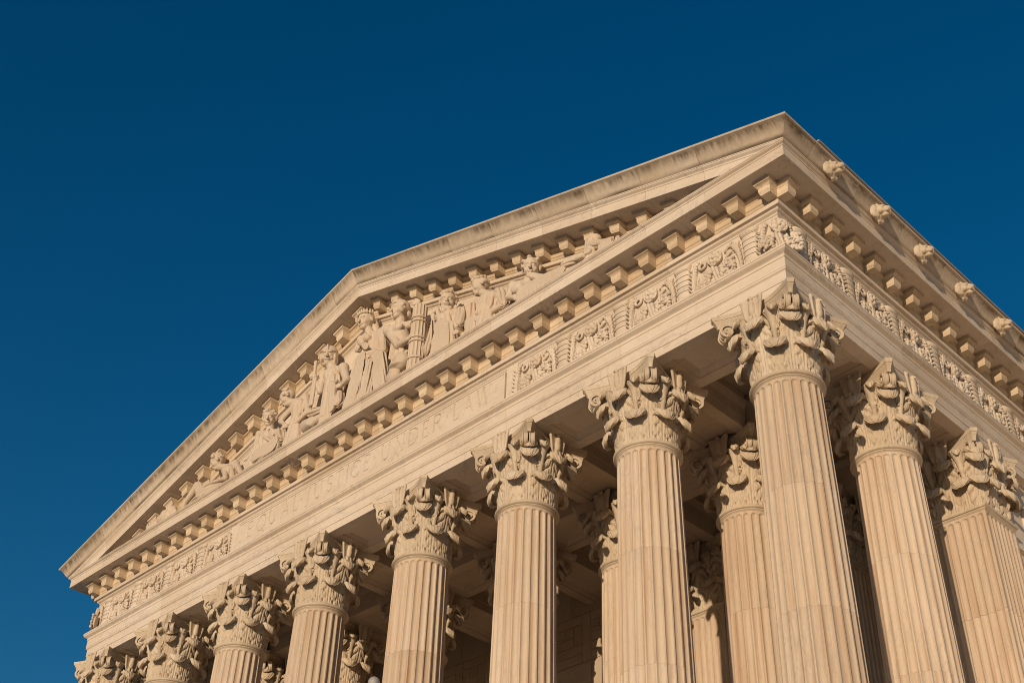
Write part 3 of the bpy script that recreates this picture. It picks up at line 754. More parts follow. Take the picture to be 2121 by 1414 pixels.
# abacus with concave sides and clipped corners
def abacus():
    mb = MB(); rings = []
    prof = [(0.0, -.332), (.115, -.332)]+[(.12-.09*(t**1.7), -.32+.20*t) for t in np.linspace(0, 1, 6)]+[(.028, -.112), (.012, -.108)]+[(.012-.02*math.sin(t*math.pi/2), -.10+.09*t) for t in np.linspace(0, 1, 4)]+[(-.008, -.0015)]
    prof = prof[1:]
    for ins, z in prof:
        pts = []
        for k in range(4):
            A = Vector((-1.075+ins*.5, -1.195+ins, 0)); B = Vector((1.075-ins*.5, -1.195+ins, 0))
            for t in np.linspace(0, 1, 15):
                p = A.lerp(B, t); p.y += .30*(1-(2*t-1)**2)
                pts.append(Matrix.Rotation(k*math.pi/2, 3, 'Z') @ p)
        rings.append([(p.x, p.y, z) for p in pts])
    mb.rings(rings); return mb.mesh('abacus', M['cap'], 35)
ABM = abacus()
# acanthus leaf: rises along the bell (facing -Y), curls over into a lobed tip
def leaf(z0, Hh, Wd, Rc, rb, over=205, flare=.06, nu=29, nv=40, lobes=5, thick=.04, name='acanthus_leaf'):
    rise = Hh-Rc; Larc = Rc*R(over); Lt = rise+Larc; tip0 = (rise+.52*Larc)/Lt
    P = []; 
    for side in (0, 1):
        for iv in range(nv):
            v = iv/(nv-1)*Lt; tv = v/Lt
            if v < rise:
                t = v/rise; rad = rb+.03+flare*t*t; z = z0+v; nr, nz_ = 1, 0; cu = 0
            else:
                th = math.pi-(v-rise)/Rc
                rad = rb+.03+flare+Rc+Rc*math.cos(th); z = z0+rise+Rc*math.sin(th); nr, nz_ = math.cos(th)*-1, -math.sin(th)
                nr, nz_ = -math.cos(th)*1, -math.sin(th)
                cu = (v-rise)/Larc
            # width profile with lobes
            w = Wd*(.78+.30*math.sin(min(1, tv/.55)*math.pi/2))
            if tv > .55: w *= 1-.16*((tv-.55)/.45)
            tip = max(0, (tv-tip0)/(1-tip0)); w *= math.sqrt(max(0.02, 1-tip*tip*.96))
            lob = abs(math.sin(tv*math.pi*lobes)); 
            for iu in range(nu):
                s = -1+2*iu/(nu-1); au = abs(s)
                ser = 1-.17*(1-lob**.6)*au**3 - .035*abs(math.sin(tv*math.pi*lobes*4))*au**4
                x = s*w*ser
                # relief: midrib and radiating folds
                ch = (tv*lobes+au*.9) % 1.0
                rel = .020*math.exp(-((au-.13)/.06)**2) + .044*math.sin(math.pi*ch)**.7*min(1, au*2.2)*(1-.5*cu) - (.045 if (ch < .12 or ch > .94) and au > .35 else 0)*(1-cu)
                rel += .011*math.cos(s*math.pi*7)*cu + .008*math.cos(s*math.pi*9)*(1-cu)*min(1, au*2)
                rel += -.035*au*au*(1-cu)
                rr = rad; zz_ = z
                if cu > 0:                                        # clam-shell droop of the tip's edges
                    zz_ -= .16*w*au*au*min(1, cu*1.3); rr -= .34*w*au*au*min(1, cu*1.3)
                o = rel - (thick*(1+1.6*cu) if side else 0)
                rr += nr*o*(1 if cu == 0 else 1); zz_ += nz_*o*(1 if cu > 0 else 0)
                a = x/max(rb+.05, rr*.92)
                P.append((rr*math.sin(a), -rr*math.cos(a), zz_))
    F_ = []
    n = nu*nv
    for iv in range(nv-1):
        for iu in range(nu-1):
            a = iv*nu+iu; F_.append((a, a+1, a+nu+1, a+nu)); F_.append((n+a, n+a+nu, n+a+nu+1, n+a+1))
    for iv in range(nv-1):
        a = iv*nu; F_.append((a, a+nu, n+a+nu, n+a)); a = iv*nu+nu-1; F_.append((a, n+a, n+a+nu, a+nu))
    for iu in range(nu-1):
        F_.append((iu, n+iu, n+iu+1, iu+1)); a = (nv-1)*nu+iu; F_.append((a, a+1, n+a+1, n+a))
    return mesh(name, P, F_, M['cap'], 70)
L1 = leaf(-2.03, .74, .275, .125, .745, 222, .06, lobes=4)
L2 = leaf(-2.03, 1.38, .265, .135, .75, 222, .14, nv=58, lobes=6)
L3 = leaf(-1.25, .78, .24, .125, .80, 210, .19, lobes=3)               # under each corner volute
L4 = leaf(-.95, .52, .12, .085, .87, 210, .08, nu=17, nv=28, lobes=3) # leaves that sheathe the stalks
def spiral(center_d, cz, r0, r1, turns, lat, wdt, th, stem, name):
    # ribbon in the vertical plane through -Y (radial), offset sideways by lat
    pts = list(stem)
    n = int(turns*22)
    for i in range(n+1):
        t = i/n; a = math.pi*.62 - t*turns*2*math.pi; q = r0*(r1/r0)**t
        pts.append((center_d+q*math.cos(a), cz+q*math.sin(a), lat+ (.035 if lat > 0 else -.035)*t))
    mb = MB(); rs = []
    m = len(pts)
    for i, (dd, z, l) in enumerate(pts):
        a = pts[max(i-1, 0)]; b = pts[min(i+1, m-1)]
        tx, tz = b[0]-a[0], b[1]-a[1]; q = math.hypot(tx, tz) or 1; nx_, nz2 = -tz/q, tx/q
        k = min(1, .55+.45*i/len(stem)) if i < len(stem) else 1-.55*(i-len(stem))/(m-len(stem))
        T = th*k; Wv = wdt*(.75 if i < 2 else 1)
        prof = [(-Wv, -T), (-Wv*.72, -T*1.15), (-Wv*.6, -T*.4), (Wv*.6, -T*.4), (Wv*.72, -T*1.15), (Wv, -T), (Wv, T), (Wv*.72, T*1.25), (Wv*.55, T*.5), (-Wv*.55, T*.5), (-Wv*.72, T*1.25), (-Wv, T)]
        rs.append([(l+pw, -(dd+nx_*pt), z+nz2*pt) for pw, pt in prof])
    mb.rings(rs)
    ed, ez, el = pts[-1]
    s = 1 if lat > 0 else -1
    ey = [[(el+s*(wdt*.2+.07*f), -(ed+q*math.cos(w)), ez+q*math.sin(w)) for w in np.linspace(0, 2*math.pi, 10, endpoint=False)] for f, q in ((-.8, .05), (.3, .055), (.8, .04), (1.0, .015))]
    mb.rings(ey)
    mb.rings([[(lat+f, -(center_d+q*math.cos(w)), cz+q*math.sin(w)) for w in np.linspace(0, 2*math.pi, 20, endpoint=False)] for f, q in ((-.03, .1), (-.03, .172), (.03, .172), (.03, .1))])
    return mb.mesh(name, M['cap'], 35)
stem = lambda s: [(.80, -1.02), (.845, -.85), (.90, -.68), (.965, -.52), (1.05, -.40), (1.12, -.31)]
def stemlat(lst, l0, l1): return [(a, b, l0+(l1-l0)*i/(len(lst))) for i, (a, b) in enumerate(lst)]
VR = spiral(1.225, -.48, .215, .035, 1.9, .095, .075, .034, stemlat(stem(1), .30, .085), 'corner_volute')
VL = spiral(1.225, -.48, .215, .035, 1.9, -.095, .075, .034, stemlat(stem(1), -.30, -.085), 'corner_volute')
# inner helices: small scrolls lying against each face, curling towards its middle
def helix(s):
    mb = MB(); pts = []
    for t in np.linspace(0, 1, 8): pts.append((s*(.36-.16*t*t), -(.85+.10*t), -.95+.55*t))
    n = 30; cx_, cz_ = s*.105, -.40
    for i in range(n+1):
        t = i/n; a = t*1.6*2*math.pi; q = .095*(.25)**t
        pts.append((cx_+s*q*math.cos(a), -(.935+.03*t), cz_+q*math.sin(a)))
    mb.tube(pts, [.028]*8+[.030-.012*i/n for i in range(n+1)], 7); return mb.mesh('inner_helix', M['cap'], 60)
HR, HL = helix(1), helix(-1)
# stalk with a collar
mb = MB(); rr_ = [(-1.6, .03), (-1.3, .05), (-1.0, .062), (-.97, .082), (-.92, .082), (-.90, .07), (-.76, .088), (-.62, .12), (-.50, .16), (-.44, .195), (-.425, .18), (-.46, .10)]
rs = []
for z, q in rr_:
    fl = max(0, (z+.88)/.45); rg = []
    for w in np.linspace(0, 2*math.pi, 40, endpoint=False):
        k = abs(math.cos(w*4)); qq = q*(1-.16*fl*(1-k)); zz2 = z-.06*fl*fl*(1-k)
        rg.append((qq*math.cos(w), -(.73+.26*max(0, (z+1.6)/1.17)**.8)-qq*math.sin(w), zz2))
    rs.append(rg)
mb.rings(rs)
STK = mb.mesh('stalk', M['cap'], 40)
# eagle standing against the abacus face
EG = [e(0, -.075, -.34, .085, .085, .17), e(0, -.10, -.20, .07, .065, .11), e(0, -.10, -.055, .058, .07, .06), c((0, -.14, -.06), (-.015, -.20, -.095), .028, .012),
      c((-.05, -.08, -.50), (-.05, -.11, -.6), .045, .035), c((.05, -.08, -.50), (.05, -.11, -.6), .045, .035), ('b', (0, -.05, -.64), (.16, .10, .04), .03), e(0, -.02, -.56, .10, .05, .13)]
for s in (-1, 1):
    for i in range(8):
        x = .06+.027*i; t = i/7
        EG.append(c((s*x, -.05-.035*t*t, -.10+.07*math.sin(t*1.9)), (s*(x-.075*t*t), -.05-.02*t*t, -.60+.13*t), .036, .026))
    EG += [c((s*.13, -.06, -.04), (s*.225, -.09, -.05), .04, .045)]
EG = [(q[0],)+tuple(tuple(np.array(w)*1.14+np.array((0, 0, .06))) if (isinstance(w, tuple) and n_ < (2 if q[0] == 'c' else 1)) else (tuple(np.array(w)*1.14) if isinstance(w, tuple) else w*1.14) for n_, w in enumerate(q[1:])) for q in EG]
EGM = sm('eagle', EG, M['cap'], .013, .014)
BLM = sm('leaf_bud', [e(0, .0, -.70, .13, .06, .05), e(-.09, -.0, -.73, .05, .045, .05), e(.09, -.0, -.73, .05, .045, .05)], M['cap'], .014, .03)
# a square pier: fluted faces
def pier_mesh(z0, z1):
    zs = (list(np.linspace(-2.205, -2.25, 2))+list(np.linspace(-2.255, -2.36, 13))) if z0 > -2.3 else [z0-.004, z0-.012]
    zs += list(np.linspace(zs[-1]-.05 if z0 > -2.3 else z0-.3, z1+.02, 5))+[z1+.005, z1+.001]
    hwid = .80; per = []
    for k in range(4):
        rot = Matrix.Rotation(k*math.pi/2, 3, 'Z')
        xsn = [-hwid]+list(np.linspace(-.735, .735, 7*14+1))+([] if True else [])
        for x in xsn:
            p = (((x+.735)/.21) % 1)-.5 if abs(x) < .7351 else .5
            per.append((rot, x, p))
    rings = []
    for iz, z in enumerate(zs):
        ch = .006 if iz == len(zs)-1 else 0; rg = []
        for rot, x, p in per:
            y = -(hwid-ch-flute(p, z)) if abs(x) < .79 else -(hwid-ch)
            v = rot @ Vector((max(-hwid+ch, x), y, z)); rg.append(tuple(v))
        rings.append(rg)
    mb = MB(); mb.rings(rings); return mesh('pier_drum', mb.v, mb.f, M['shaft'], 32)
PDR = [pier_mesh(a, b) for a, b in zip(DZ[:-1], DZ[1:])]
PRING = square_ring([(.74, -2.03), (.82, -2.03)]+[(.83+.055*math.sin(t), -2.085+.055*math.cos(t)) for t in np.linspace(0, math.pi, 9)]+[(.825, -2.142), (.84, -2.15), (.84, -2.17), (.81, -2.195), (.803, -2.203), (.7, -2.204)]).mesh('astragal_ring', M['cap'], 40)
PBELL = square_ring([(.5, -2.028), (.77, -2.028), (.77, -1.1), (.80, -.75), (.86, -.5), (.90, -.36), (.90, -.333), (.4, -.333)]).mesh('capital', M['cap'], 30)
PBASE = square_ring([(.6, -13.9), (.92, -13.9), (.98, -14.0), (1.05, -14.1), (.98, -14.2), (1.1, -14.3), (1.15, -14.5), (1.15, -15.0), (.5, -15.0)]).mesh('column_base', M['shaft'], 30)

def column(x, y, label, group, pier=False):
    t = thing('square_pier' if pier else 'fluted_column', label, 'pier' if pier else 'column', (x, y, FL), group)
    dz = Z0-FL
    for i, me in enumerate(PDR if pier else DRUMS): obj('pier_drum' if pier else 'shaft_drum', me, t, (0, 0, dz), 0 if pier else R(15*random.randrange(24)))
    obj('astragal_ring', PRING if pier else RING, t, (0, 0, dz)); obj('column_base', PBASE if pier else BASE, t, (0, 0, dz))
    cap = obj('capital', PBELL if pier else BELL, t, (0, 0, dz))
    obj('abacus', ABM, cap)
    def at(me, nm, ang, lat=0, rad=0):
        a = R(ang); o = Vector((lat*math.cos(a)+rad*math.sin(a), lat*math.sin(a)-rad*math.cos(a), 0))
        j = R(random.uniform(-1.2, 1.2)); return obj(nm, me, cap, o, a+j)
    if not pier:
        for k in range(8): at(L1, 'acanthus_leaf', 22.5+45*k); at(L2, 'acanthus_leaf', 45*k); at(STK, 'stalk', 22.5+45*k)
    else:
        for k in range(4):
            for lt in (-.42, .42): at(L1, 'acanthus_leaf', 90*k, lt, .02)
            at(L1, 'acanthus_leaf', 45+90*k, 0, .26); at(L2, 'acanthus_leaf', 90*k, 0, .0); at(L2, 'acanthus_leaf', 45+90*k, 0, .22)
            for lt in (-.45, .45): at(STK, 'stalk', 90*k, lt, .0)
    for k in range(4):
        a = 45+90*k
        at(L3, 'acanthus_leaf', a, 0, .0 if not pier else .12); at(VR, 'corner_volute', a, 0, .04); at(VL, 'corner_volute', a, 0, .04)
        at(HR, 'inner_helix', 90*k); at(HL, 'inner_helix', 90*k)
        for s in (-1, 1): at(L4, 'acanthus_leaf', 45+90*k+s*19.5, 0, .05)
        at(EGM, 'eagle', 90*k, 0, 1.0); at(BLM, 'leaf_bud', 90*k, 0, .955)
    return t
ORD = ['first', 'second', 'third', 'fourth', 'fifth', 'sixth', 'seventh', 'eighth']
for i, x in enumerate(XS):
    if i == 0: lb = 'tallest-looking fluted marble column standing at the near right corner of the portico'
    elif i == 7: lb = 'leftmost marble column of the front row, only its carved capital in view'
    else: lb = 'fluted marble column of the front row, %s from the near right corner' % ORD[i]
    column(x, 0, lb, 'front row columns')
for i, x in enumerate(XS[:7]):
    if i == 0: lb = 'fluted marble column on the right flank between corner column and square pier'
    else: lb = 'partly shaded inner column standing behind the front column %s from the corner' % ORD[i]
    column(x, S2, lb, 'inner row columns')
for i, x in enumerate(XS[:3]):
    lb = ['square fluted marble pier on the right flank at the picture edge', 'shaded square pier seen between the corner column and the flank column', 'half-lit square pier by the porch back wall, behind the second front column'][i]
    column(x, 2*S2, lb, 'square piers at the porch wall', True)
# ------------------------------------------------------------------ pediment sculpture
FIG = {}
FIG['recliner']=[('h',[-22.85,-1.4,5.24],-50,-30,0.66,'short'),('c',[-22.85,-1.34,5.04],[-22.09,-1.27,4.73],0.125,0.15625),('c',[-22.17,-1.4,4.57],[-22.0,-1.15,4.92],0.15,0.15),('d',[-22.09,-1.27,4.54],[-21.84,-1.22,3.9],0.26,0.247,8,0.01),('e',[-22.09,-1.33,4.56],(0.299,0.20800000000000002,0.195)),('c',[-22.17,-1.4,4.57],[-21.71,-1.6,3.98],0.12,0.09),('c',[-21.71,-1.6,3.98],[-22.81,-1.6,4.22],0.09,0.06),('f',[-22.81,-1.6,4.22],-1,0.08),('c',[-22.0,-1.15,4.92],[-21.35,-1.35,4.31],0.13,0.11),('c',[-21.35,-1.35,4.31],[-20.71,-1.5,3.64],0.11,0.08),('d',[-21.84,-1.22,3.9],[-23.43,-1.4,4.09],0.32,0.26,6,0.012),('d',[-23.28,-1.35,3.94],[-23.73,-1.5,4.54],0.26,0.17,6,0.01),('c',[-23.73,-1.5,4.54],[-24.2,-1.6,4.02],0.16,0.1),('c',[-24.2,-1.6,4.02],[-24.4,-1.6,3.5],0.1,0.08),('b',[-22.95,-1.62,4.26],(0.19,0.04,0.11),0.02)]
FIG['draped_youth']=[('h',[-19.86,-1.4,5.75],40,-18,0.66,'short'),('c',[-19.86,-1.34,5.55],[-19.88,-1.25,5.17],0.125,0.15625),('c',[-20.47,-1.3,5.39],[-19.29,-1.2,4.99],0.15,0.15),('d',[-19.88,-1.25,4.99],[-19.78,-1.25,3.9],0.29,0.27549999999999997,9,0.04),('e',[-19.88,-1.31,5.01],(0.33349999999999996,0.23199999999999998,0.21749999999999997)),('d',[-20.47,-1.3,5.39],[-20.16,-1.5,4.63],0.14,0.12,5,0.01),('c',[-20.16,-1.5,4.63],[-20.5,-1.6,4.26],0.1,0.065),('f',[-20.5,-1.6,4.26],-1,0.09),('d',[-20.08,-1.45,5.14],[-19.09,-1.45,4.39],0.1,0.12,5,0.03),('d',[-19.29,-1.2,4.99],[-18.54,-1.5,4.24],0.15,0.2,7,0.045),('d',[-19.78,-1.5,4.0],[-18.78,-1.7,4.0],0.32,0.28,7,0.02),('d',[-20.06,-1.4,4.53],[-20.16,-1.5,3.5],0.22,0.34,7,0.025),('d',[-19.0,-0.98,4.9],[-18.9,-1.0,3.5],0.22,0.42,11,0.035),('d',[-20.6,-0.95,4.7],[-20.650000000000002,-1.0,3.5],0.18,0.36,9,0.03)]
FIG['leaning_man']=[('h',[-18.83,-1.45,6.09],-50,-32,0.66,'short'),('c',[-18.83,-1.39,5.89],[-18.23,-1.3,5.71],0.14,0.17500000000000002),('c',[-18.3,-1.45,5.51],[-18.15,-1.15,5.94],0.15,0.15),('d',[-18.23,-1.3,5.52],[-17.98,-1.3,4.5],0.28,0.266,7,0.008),('e',[-18.23,-1.36,5.54],(0.322,0.22400000000000003,0.21000000000000002)),('c',[-18.3,-1.45,5.51],[-18.84,-1.55,5.07],0.125,0.095),('c',[-18.84,-1.55,5.07],[-18.28,-1.65,4.57],0.09,0.06),('f',[-18.28,-1.65,4.57],-1,0.1),('c',[-18.15,-1.15,5.94],[-17.58,-1.35,5.01],0.15,0.11),('c',[-17.58,-1.35,5.01],[-17.66,-1.6,4.54],0.1,0.07),('f',[-17.74,-1.62,4.53],-1,0.09),('d',[-17.98,-1.3,4.7],[-17.98,-1.3,3.5],0.34,0.5,7,0.02),('c',[-17.42,-1.4,4.28],[-16.71,-1.65,3.99],0.24,0.2),('c',[-16.71,-1.65,3.99],[-16.12,-1.65,4.0],0.17,0.11),('d',[-17.45,-1.3,4.89],[-16.53,-1.45,4.5],0.16,0.13,5,0.015),('d',[-17.4,-0.98,5.4],[-17.299999999999997,-1.0,3.5],0.22,0.42,11,0.035),('d',[-18.9,-0.95,5.2],[-18.95,-1.0,3.5],0.18,0.36,9,0.03)]
FIG['helmeted_guard']=[('h',[-16.65,-1.45,6.78],38,-14,0.7,'coif'),('c',[-16.65,-1.39,6.58],[-16.52,-1.27,6.16],0.16,0.2),('c',[-16.99,-1.35,6.23],[-16.06,-1.2,6.12],0.15,0.15),('d',[-16.52,-1.27,5.98],[-16.33,-1.25,5.55],0.31,0.2945,8,0.008),('e',[-16.52,-1.33,6.0],(0.3565,0.248,0.23249999999999998)),('e',[-16.06,-1.2,6.12],(0.2,0.19,0.2)),('c',[-16.99,-1.35,6.23],[-16.79,-1.5,5.35],0.14,0.11),('c',[-16.79,-1.5,5.35],[-17.12,-1.6,6.05],0.11,0.08),('f',[-17.12,-1.62,6.15],-1,0.12),('c',[-16.06,-1.2,6.12],[-15.56,-1.35,5.28],0.16,0.12),('c',[-15.56,-1.35,5.28],[-15.48,-1.62,4.89],0.11,0.08),('f',[-15.49,-1.65,4.86],-1,0.09),('d',[-16.33,-1.25,5.55],[-16.13,-1.25,3.6],0.34,0.5,8,0.02),('d',[-16.28,-1.25,5.45],[-15.77,-1.72,4.85],0.25,0.19,6,0.012),('c',[-15.77,-1.72,4.85],[-15.62,-1.75,3.99],0.18,0.12),('c',[-15.62,-1.75,3.99],[-15.72,-1.9,3.84],0.12,0.08),('d',[-16.03,-1.35,5.1],[-15.41,-1.65,4.15],0.24,0.16,6,0.02),('d',[-15.4,-0.98,6.1],[-15.3,-1.0,3.5],0.22,0.42,11,0.035),('d',[-17.2,-0.95,5.8999999999999995],[-17.25,-1.0,3.5],0.18,0.36,9,0.03)]
FIG['enthroned_woman']=[('h',[-14.76,-1.45,7.27],0,-12,0.73,'crown'),('c',[-14.76,-1.39,7.07],[-14.59,-1.27,6.62],0.13,0.1625),('c',[-15.03,-1.35,6.69],[-14.14,-1.2,6.6],0.15,0.15),('d',[-14.59,-1.27,6.44],[-14.4,-1.2,5.74],0.29,0.27549999999999997,10,0.03),('e',[-14.59,-1.33,6.46],(0.33349999999999996,0.23199999999999998,0.21749999999999997)),('c',[-14.68,-1.17,7.27],[-14.44,-1.07,6.54],0.15,0.1),('d',[-14.14,-1.2,6.6],[-13.6,-1.45,5.43],0.15,0.12,5,0.012),('c',[-13.6,-1.45,5.43],[-14.37,-1.68,5.58],0.11,0.07),('f',[-14.37,-1.68,5.58],-1,0.09),('e',[-14.75,-1.55,6.36],(0.15,0.13,0.13)),('e',[-14.45,-1.55,6.32],(0.15,0.13,0.13)),('d',[-15.03,-1.35,6.69],[-14.94,-1.5,6.15],0.14,0.11,5,0.012),('d',[-14.4,-1.2,5.74],[-14.37,-1.75,5.29],0.27,0.22,6,0.012),('d',[-14.4,-1.2,5.74],[-13.46,-1.7,4.93],0.27,0.21,6,0.012),('d',[-14.37,-1.75,5.29],[-14.58,-1.8,4.1],0.21,0.25,8,0.05),('d',[-14.58,-1.8,4.1],[-14.7,-1.8,3.5],0.25,0.3,8,0.05),('d',[-13.46,-1.7,4.93],[-13.25,-1.75,3.5],0.2,0.26,7,0.045),('d',[-13.91,-1.6,4.96],[-14.0,-1.65,3.5],0.15,0.24,9,0.05),('d',[-14.94,-1.47,6.44],[-14.12,-1.78,5.68],0.07,0.1,4,0.012),('b',[-14.18,-1.2,5.29],(0.45,0.25,1.3),0.05),('d',[-13.4,-0.98,6.2],[-13.3,-1.0,3.5],0.22,0.42,11,0.035),('d',[-15.2,-0.95,6.0],[-15.25,-1.0,3.5],0.18,0.36,9,0.03)]
FIG['bare_chested_soldier']=[('h',[-13.0,-1.45,6.76],-12,-10,0.7,'helmet'),('c',[-13.0,-1.39,6.56],[-13.06,-1.3,6.15],0.15,0.1875),('c',[-13.53,-1.4,6.23],[-12.6,-1.2,6.1],0.15,0.15),('d',[-13.06,-1.3,5.96],[-12.71,-1.3,5.04],0.3,0.285,6,0.0),('e',[-13.06,-1.36,5.98],(0.345,0.24,0.22499999999999998)),('e',[-13.53,-1.4,6.23],(0.2,0.19,0.21)),('e',[-13.22,-1.54,5.95],(0.21,0.12,0.15)),('e',[-12.87,-1.54,5.92],(0.21,0.12,0.15)),('c',[-13.53,-1.4,6.23],[-12.65,-1.62,5.04],0.165,0.13),('c',[-12.65,-1.62,5.04],[-11.96,-1.72,4.9],0.13,0.085),('f',[-11.96,-1.72,4.9],1,0.12),('d',[-12.71,-1.3,5.14],[-12.71,-1.3,3.5],0.31,0.42,8,0.025),('c',[-12.6,-1.2,6.1],[-12.12,-1.25,6.18],0.14,0.11),('c',[-12.09,-1.2,6.19],[-11.95,-1.5,6.38],0.12,0.09),('f',[-11.95,-1.55,6.45],-1,0.13),('d',[-12.2,-0.98,5.9],[-12.1,-1.0,3.5],0.22,0.42,11,0.035),('d',[-13.6,-0.95,5.7],[-13.65,-1.0,3.5],0.18,0.36,9,0.03)]
FIG['bearded_elder']=[('h',[-10.6,-1.45,5.76],40,-16,0.7,'beard'),('c',[-10.6,-1.39,5.56],[-10.7,-1.25,5.43],0.125,0.15625),('c',[-11.19,-1.3,5.6],[-10.2,-1.2,5.29],0.15,0.15),('d',[-10.7,-1.25,5.25],[-10.5,-1.15,4.4],0.3,0.285,8,0.025),('e',[-10.7,-1.31,5.27],(0.345,0.24,0.22499999999999998)),('d',[-10.2,-1.2,5.29],[-9.9,-1.5,4.48],0.16,0.13,5,0.02),('c',[-9.9,-1.5,4.48],[-10.77,-1.62,4.85],0.11,0.075),('f',[-10.77,-1.62,4.85],-1,0.09),('c',[-11.19,-1.3,5.6],[-10.75,-1.55,4.95],0.13,0.1),('c',[-10.75,-1.55,4.95],[-11.02,-1.5,5.64],0.1,0.07),('f',[-11.02,-1.5,5.64],-1,0.1),('d',[-10.17,-1.42,4.43],[-10.57,-1.72,4.58],0.26,0.21,6,0.012),('d',[-10.57,-1.72,4.58],[-10.56,-1.8,3.69],0.21,0.25,6,0.035),('d',[-10.56,-1.8,3.69],[-10.62,-1.8,3.5],0.25,0.3,6,0.03),('d',[-11.85,-1.1,5.75],[-11.62,-1.3,4.43],0.14,0.24,7,0.04),('d',[-10.26,-1.6,4.34],[-10.26,-1.6,3.5],0.22,0.3,7,0.025),('f',[-9.78,-1.68,3.98],-1,0.1),('d',[-9.9,-0.98,5.3],[-9.8,-1.0,3.5],0.22,0.42,11,0.035),('d',[-11.3,-0.95,5.1],[-11.350000000000001,-1.0,3.5],0.18,0.36,9,0.03)]
FIG['turned_scholar']=[('h',[-9.15,-1.45,5.52],-42,-14,0.66,'short'),('c',[-9.15,-1.39,5.32],[-8.7,-1.35,4.94],0.13,0.1625),('c',[-8.86,-1.5,4.84],[-8.53,-1.2,5.08],0.15,0.15),('d',[-8.7,-1.35,4.76],[-8.75,-1.35,4.2],0.31,0.2945,10,0.025),('e',[-8.7,-1.41,4.78],(0.3565,0.248,0.23249999999999998)),('d',[-8.53,-1.2,5.08],[-8.08,-1.45,4.22],0.16,0.13,6,0.02),('c',[-8.08,-1.45,4.22],[-8.85,-1.68,4.0],0.11,0.065),('f',[-8.85,-1.68,4.0],-1,0.1),('d',[-8.75,-1.35,4.2],[-8.75,-1.35,3.5],0.33,0.45,8,0.02),('d',[-8.86,-1.5,4.84],[-8.96,-1.6,4.31],0.14,0.11,5,0.015),('d',[-8.1,-0.98,4.9],[-8.0,-1.0,3.5],0.22,0.42,11,0.035),('d',[-9.6,-0.95,4.7],[-9.65,-1.0,3.5],0.18,0.36,9,0.03)]
FIG['reclining_nude_man']=[('h',[-6.99,-1.45,4.96],35,-16,0.7,'short'),('c',[-6.99,-1.39,4.76],[-7.25,-1.3,4.61],0.15,0.1875),('c',[-7.81,-1.35,4.79],[-6.7,-1.25,4.46],0.15,0.15),('d',[-7.25,-1.3,4.42],[-7.15,-1.25,3.8],0.31,0.2945,6,0.0),('e',[-7.25,-1.36,4.44],(0.3565,0.248,0.23249999999999998)),('e',[-7.81,-1.35,4.79],(0.18,0.17,0.19)),('e',[-7.46,-1.54,4.42],(0.23,0.12,0.16)),('e',[-7.05,-1.54,4.41],(0.23,0.12,0.16)),('c',[-7.81,-1.35,4.79],[-7.77,-1.55,4.26],0.14,0.11),('c',[-7.77,-1.55,4.26],[-7.31,-1.72,3.86],0.1,0.07),('t',[-7.26,-1.74,3.86],0.09,0.03),('f',[-7.41,-1.7,3.94],1,0.08),('d',[-6.91,-1.55,4.53],[-5.79,-1.6,3.71],0.11,0.09,4,0.015),('d',[-7.05,-1.5,3.85],[-5.65,-1.7,3.75],0.34,0.25,7,0.02),('d',[-6.4,-0.98,4.5],[-6.300000000000001,-1.0,3.5],0.22,0.42,11,0.035),('d',[-8.0,-0.95,4.3],[-8.05,-1.0,3.5],0.18,0.36,9,0.03)]
FIG['crouching_figure']=[('d',[-4.82,-1.2,4.74],[-4.82,-1.2,3.5],0.22,0.36,6,0.012),('e',[-4.8,-1.2,4.82],(0.26,0.2,0.2)),('d',[-4.67,-1.35,4.47],[-3.89,-1.5,3.99],0.14,0.11,5,0.012),('c',[-4.74,-1.4,4.32],[-4.72,-1.5,4.15],0.1,0.08),('f',[-4.72,-1.52,4.14],-1,0.08),('d',[-4.97,-1.5,4.11],[-5.57,-1.6,4.11],0.11,0.08,5,0.015),('e',[-5.02,-1.6,4.03],(0.14,0.08,0.06))]
LAB = {
 'recliner': ('reclining stone figure at the left end, head bent low over an open book', 'statue'),
 'draped_youth': ('short-haired stone figure in a toga seated in the left part of the pediment', 'statue'),
 'leaning_man': ('stone man with bowed head leaning on one hand, left of the sword bearer', 'statue'),
 'helmeted_guard': ('seated stone guard in hooded helmet facing right and gripping a sword hilt', 'statue'),
 'enthroned_woman': ('crowned draped stone woman enthroned below the apex of the pediment', 'statue'),
 'bare_chested_soldier': ('bare-chested stone soldier in a crested helmet beside the bundle of rods', 'statue'),
 'bearded_elder': ('bearded stone man seated with one hand raised, right of the bundle of rods', 'statue'),
 'turned_scholar': ('stone man with turned head and tunic reading, right of the bearded man', 'statue'),
 'reclining_nude_man': ('bare-shouldered stone man looking outward, rightmost head in the pediment', 'statue'),
 'crouching_figure': ('low crouching draped stone figure in the right corner of the pediment', 'statue')}
for kf, pr in FIG.items():
    hs = [p for p in pr if p[0] != 'h']
    v, f = sdf(pr, .019, .03, -1.785)
    ctr = np.array([v[:, 0].mean(), v[:, 1].mean(), 3.5])
    me = mesh(kf, v-ctr, f, M['fig'], 75)
    thing('statue', LAB[kf][0], LAB[kf][1], (ctr[0], ctr[1], 3.5+Z0), 'pediment figures', 0, me)
def sculpt(name, label, cat, prims, h=.022, k=.03, mat='fig'):
    v, f = sdf(prims, h, k); ctr = np.array([v[:, 0].mean(), v[:, 1].mean(), v[:, 2].min()])
    return thing(name, label, cat, (ctr[0], ctr[1], ctr[2]+Z0), None, 0, mesh(name, v-ctr, f, M[mat], 70))
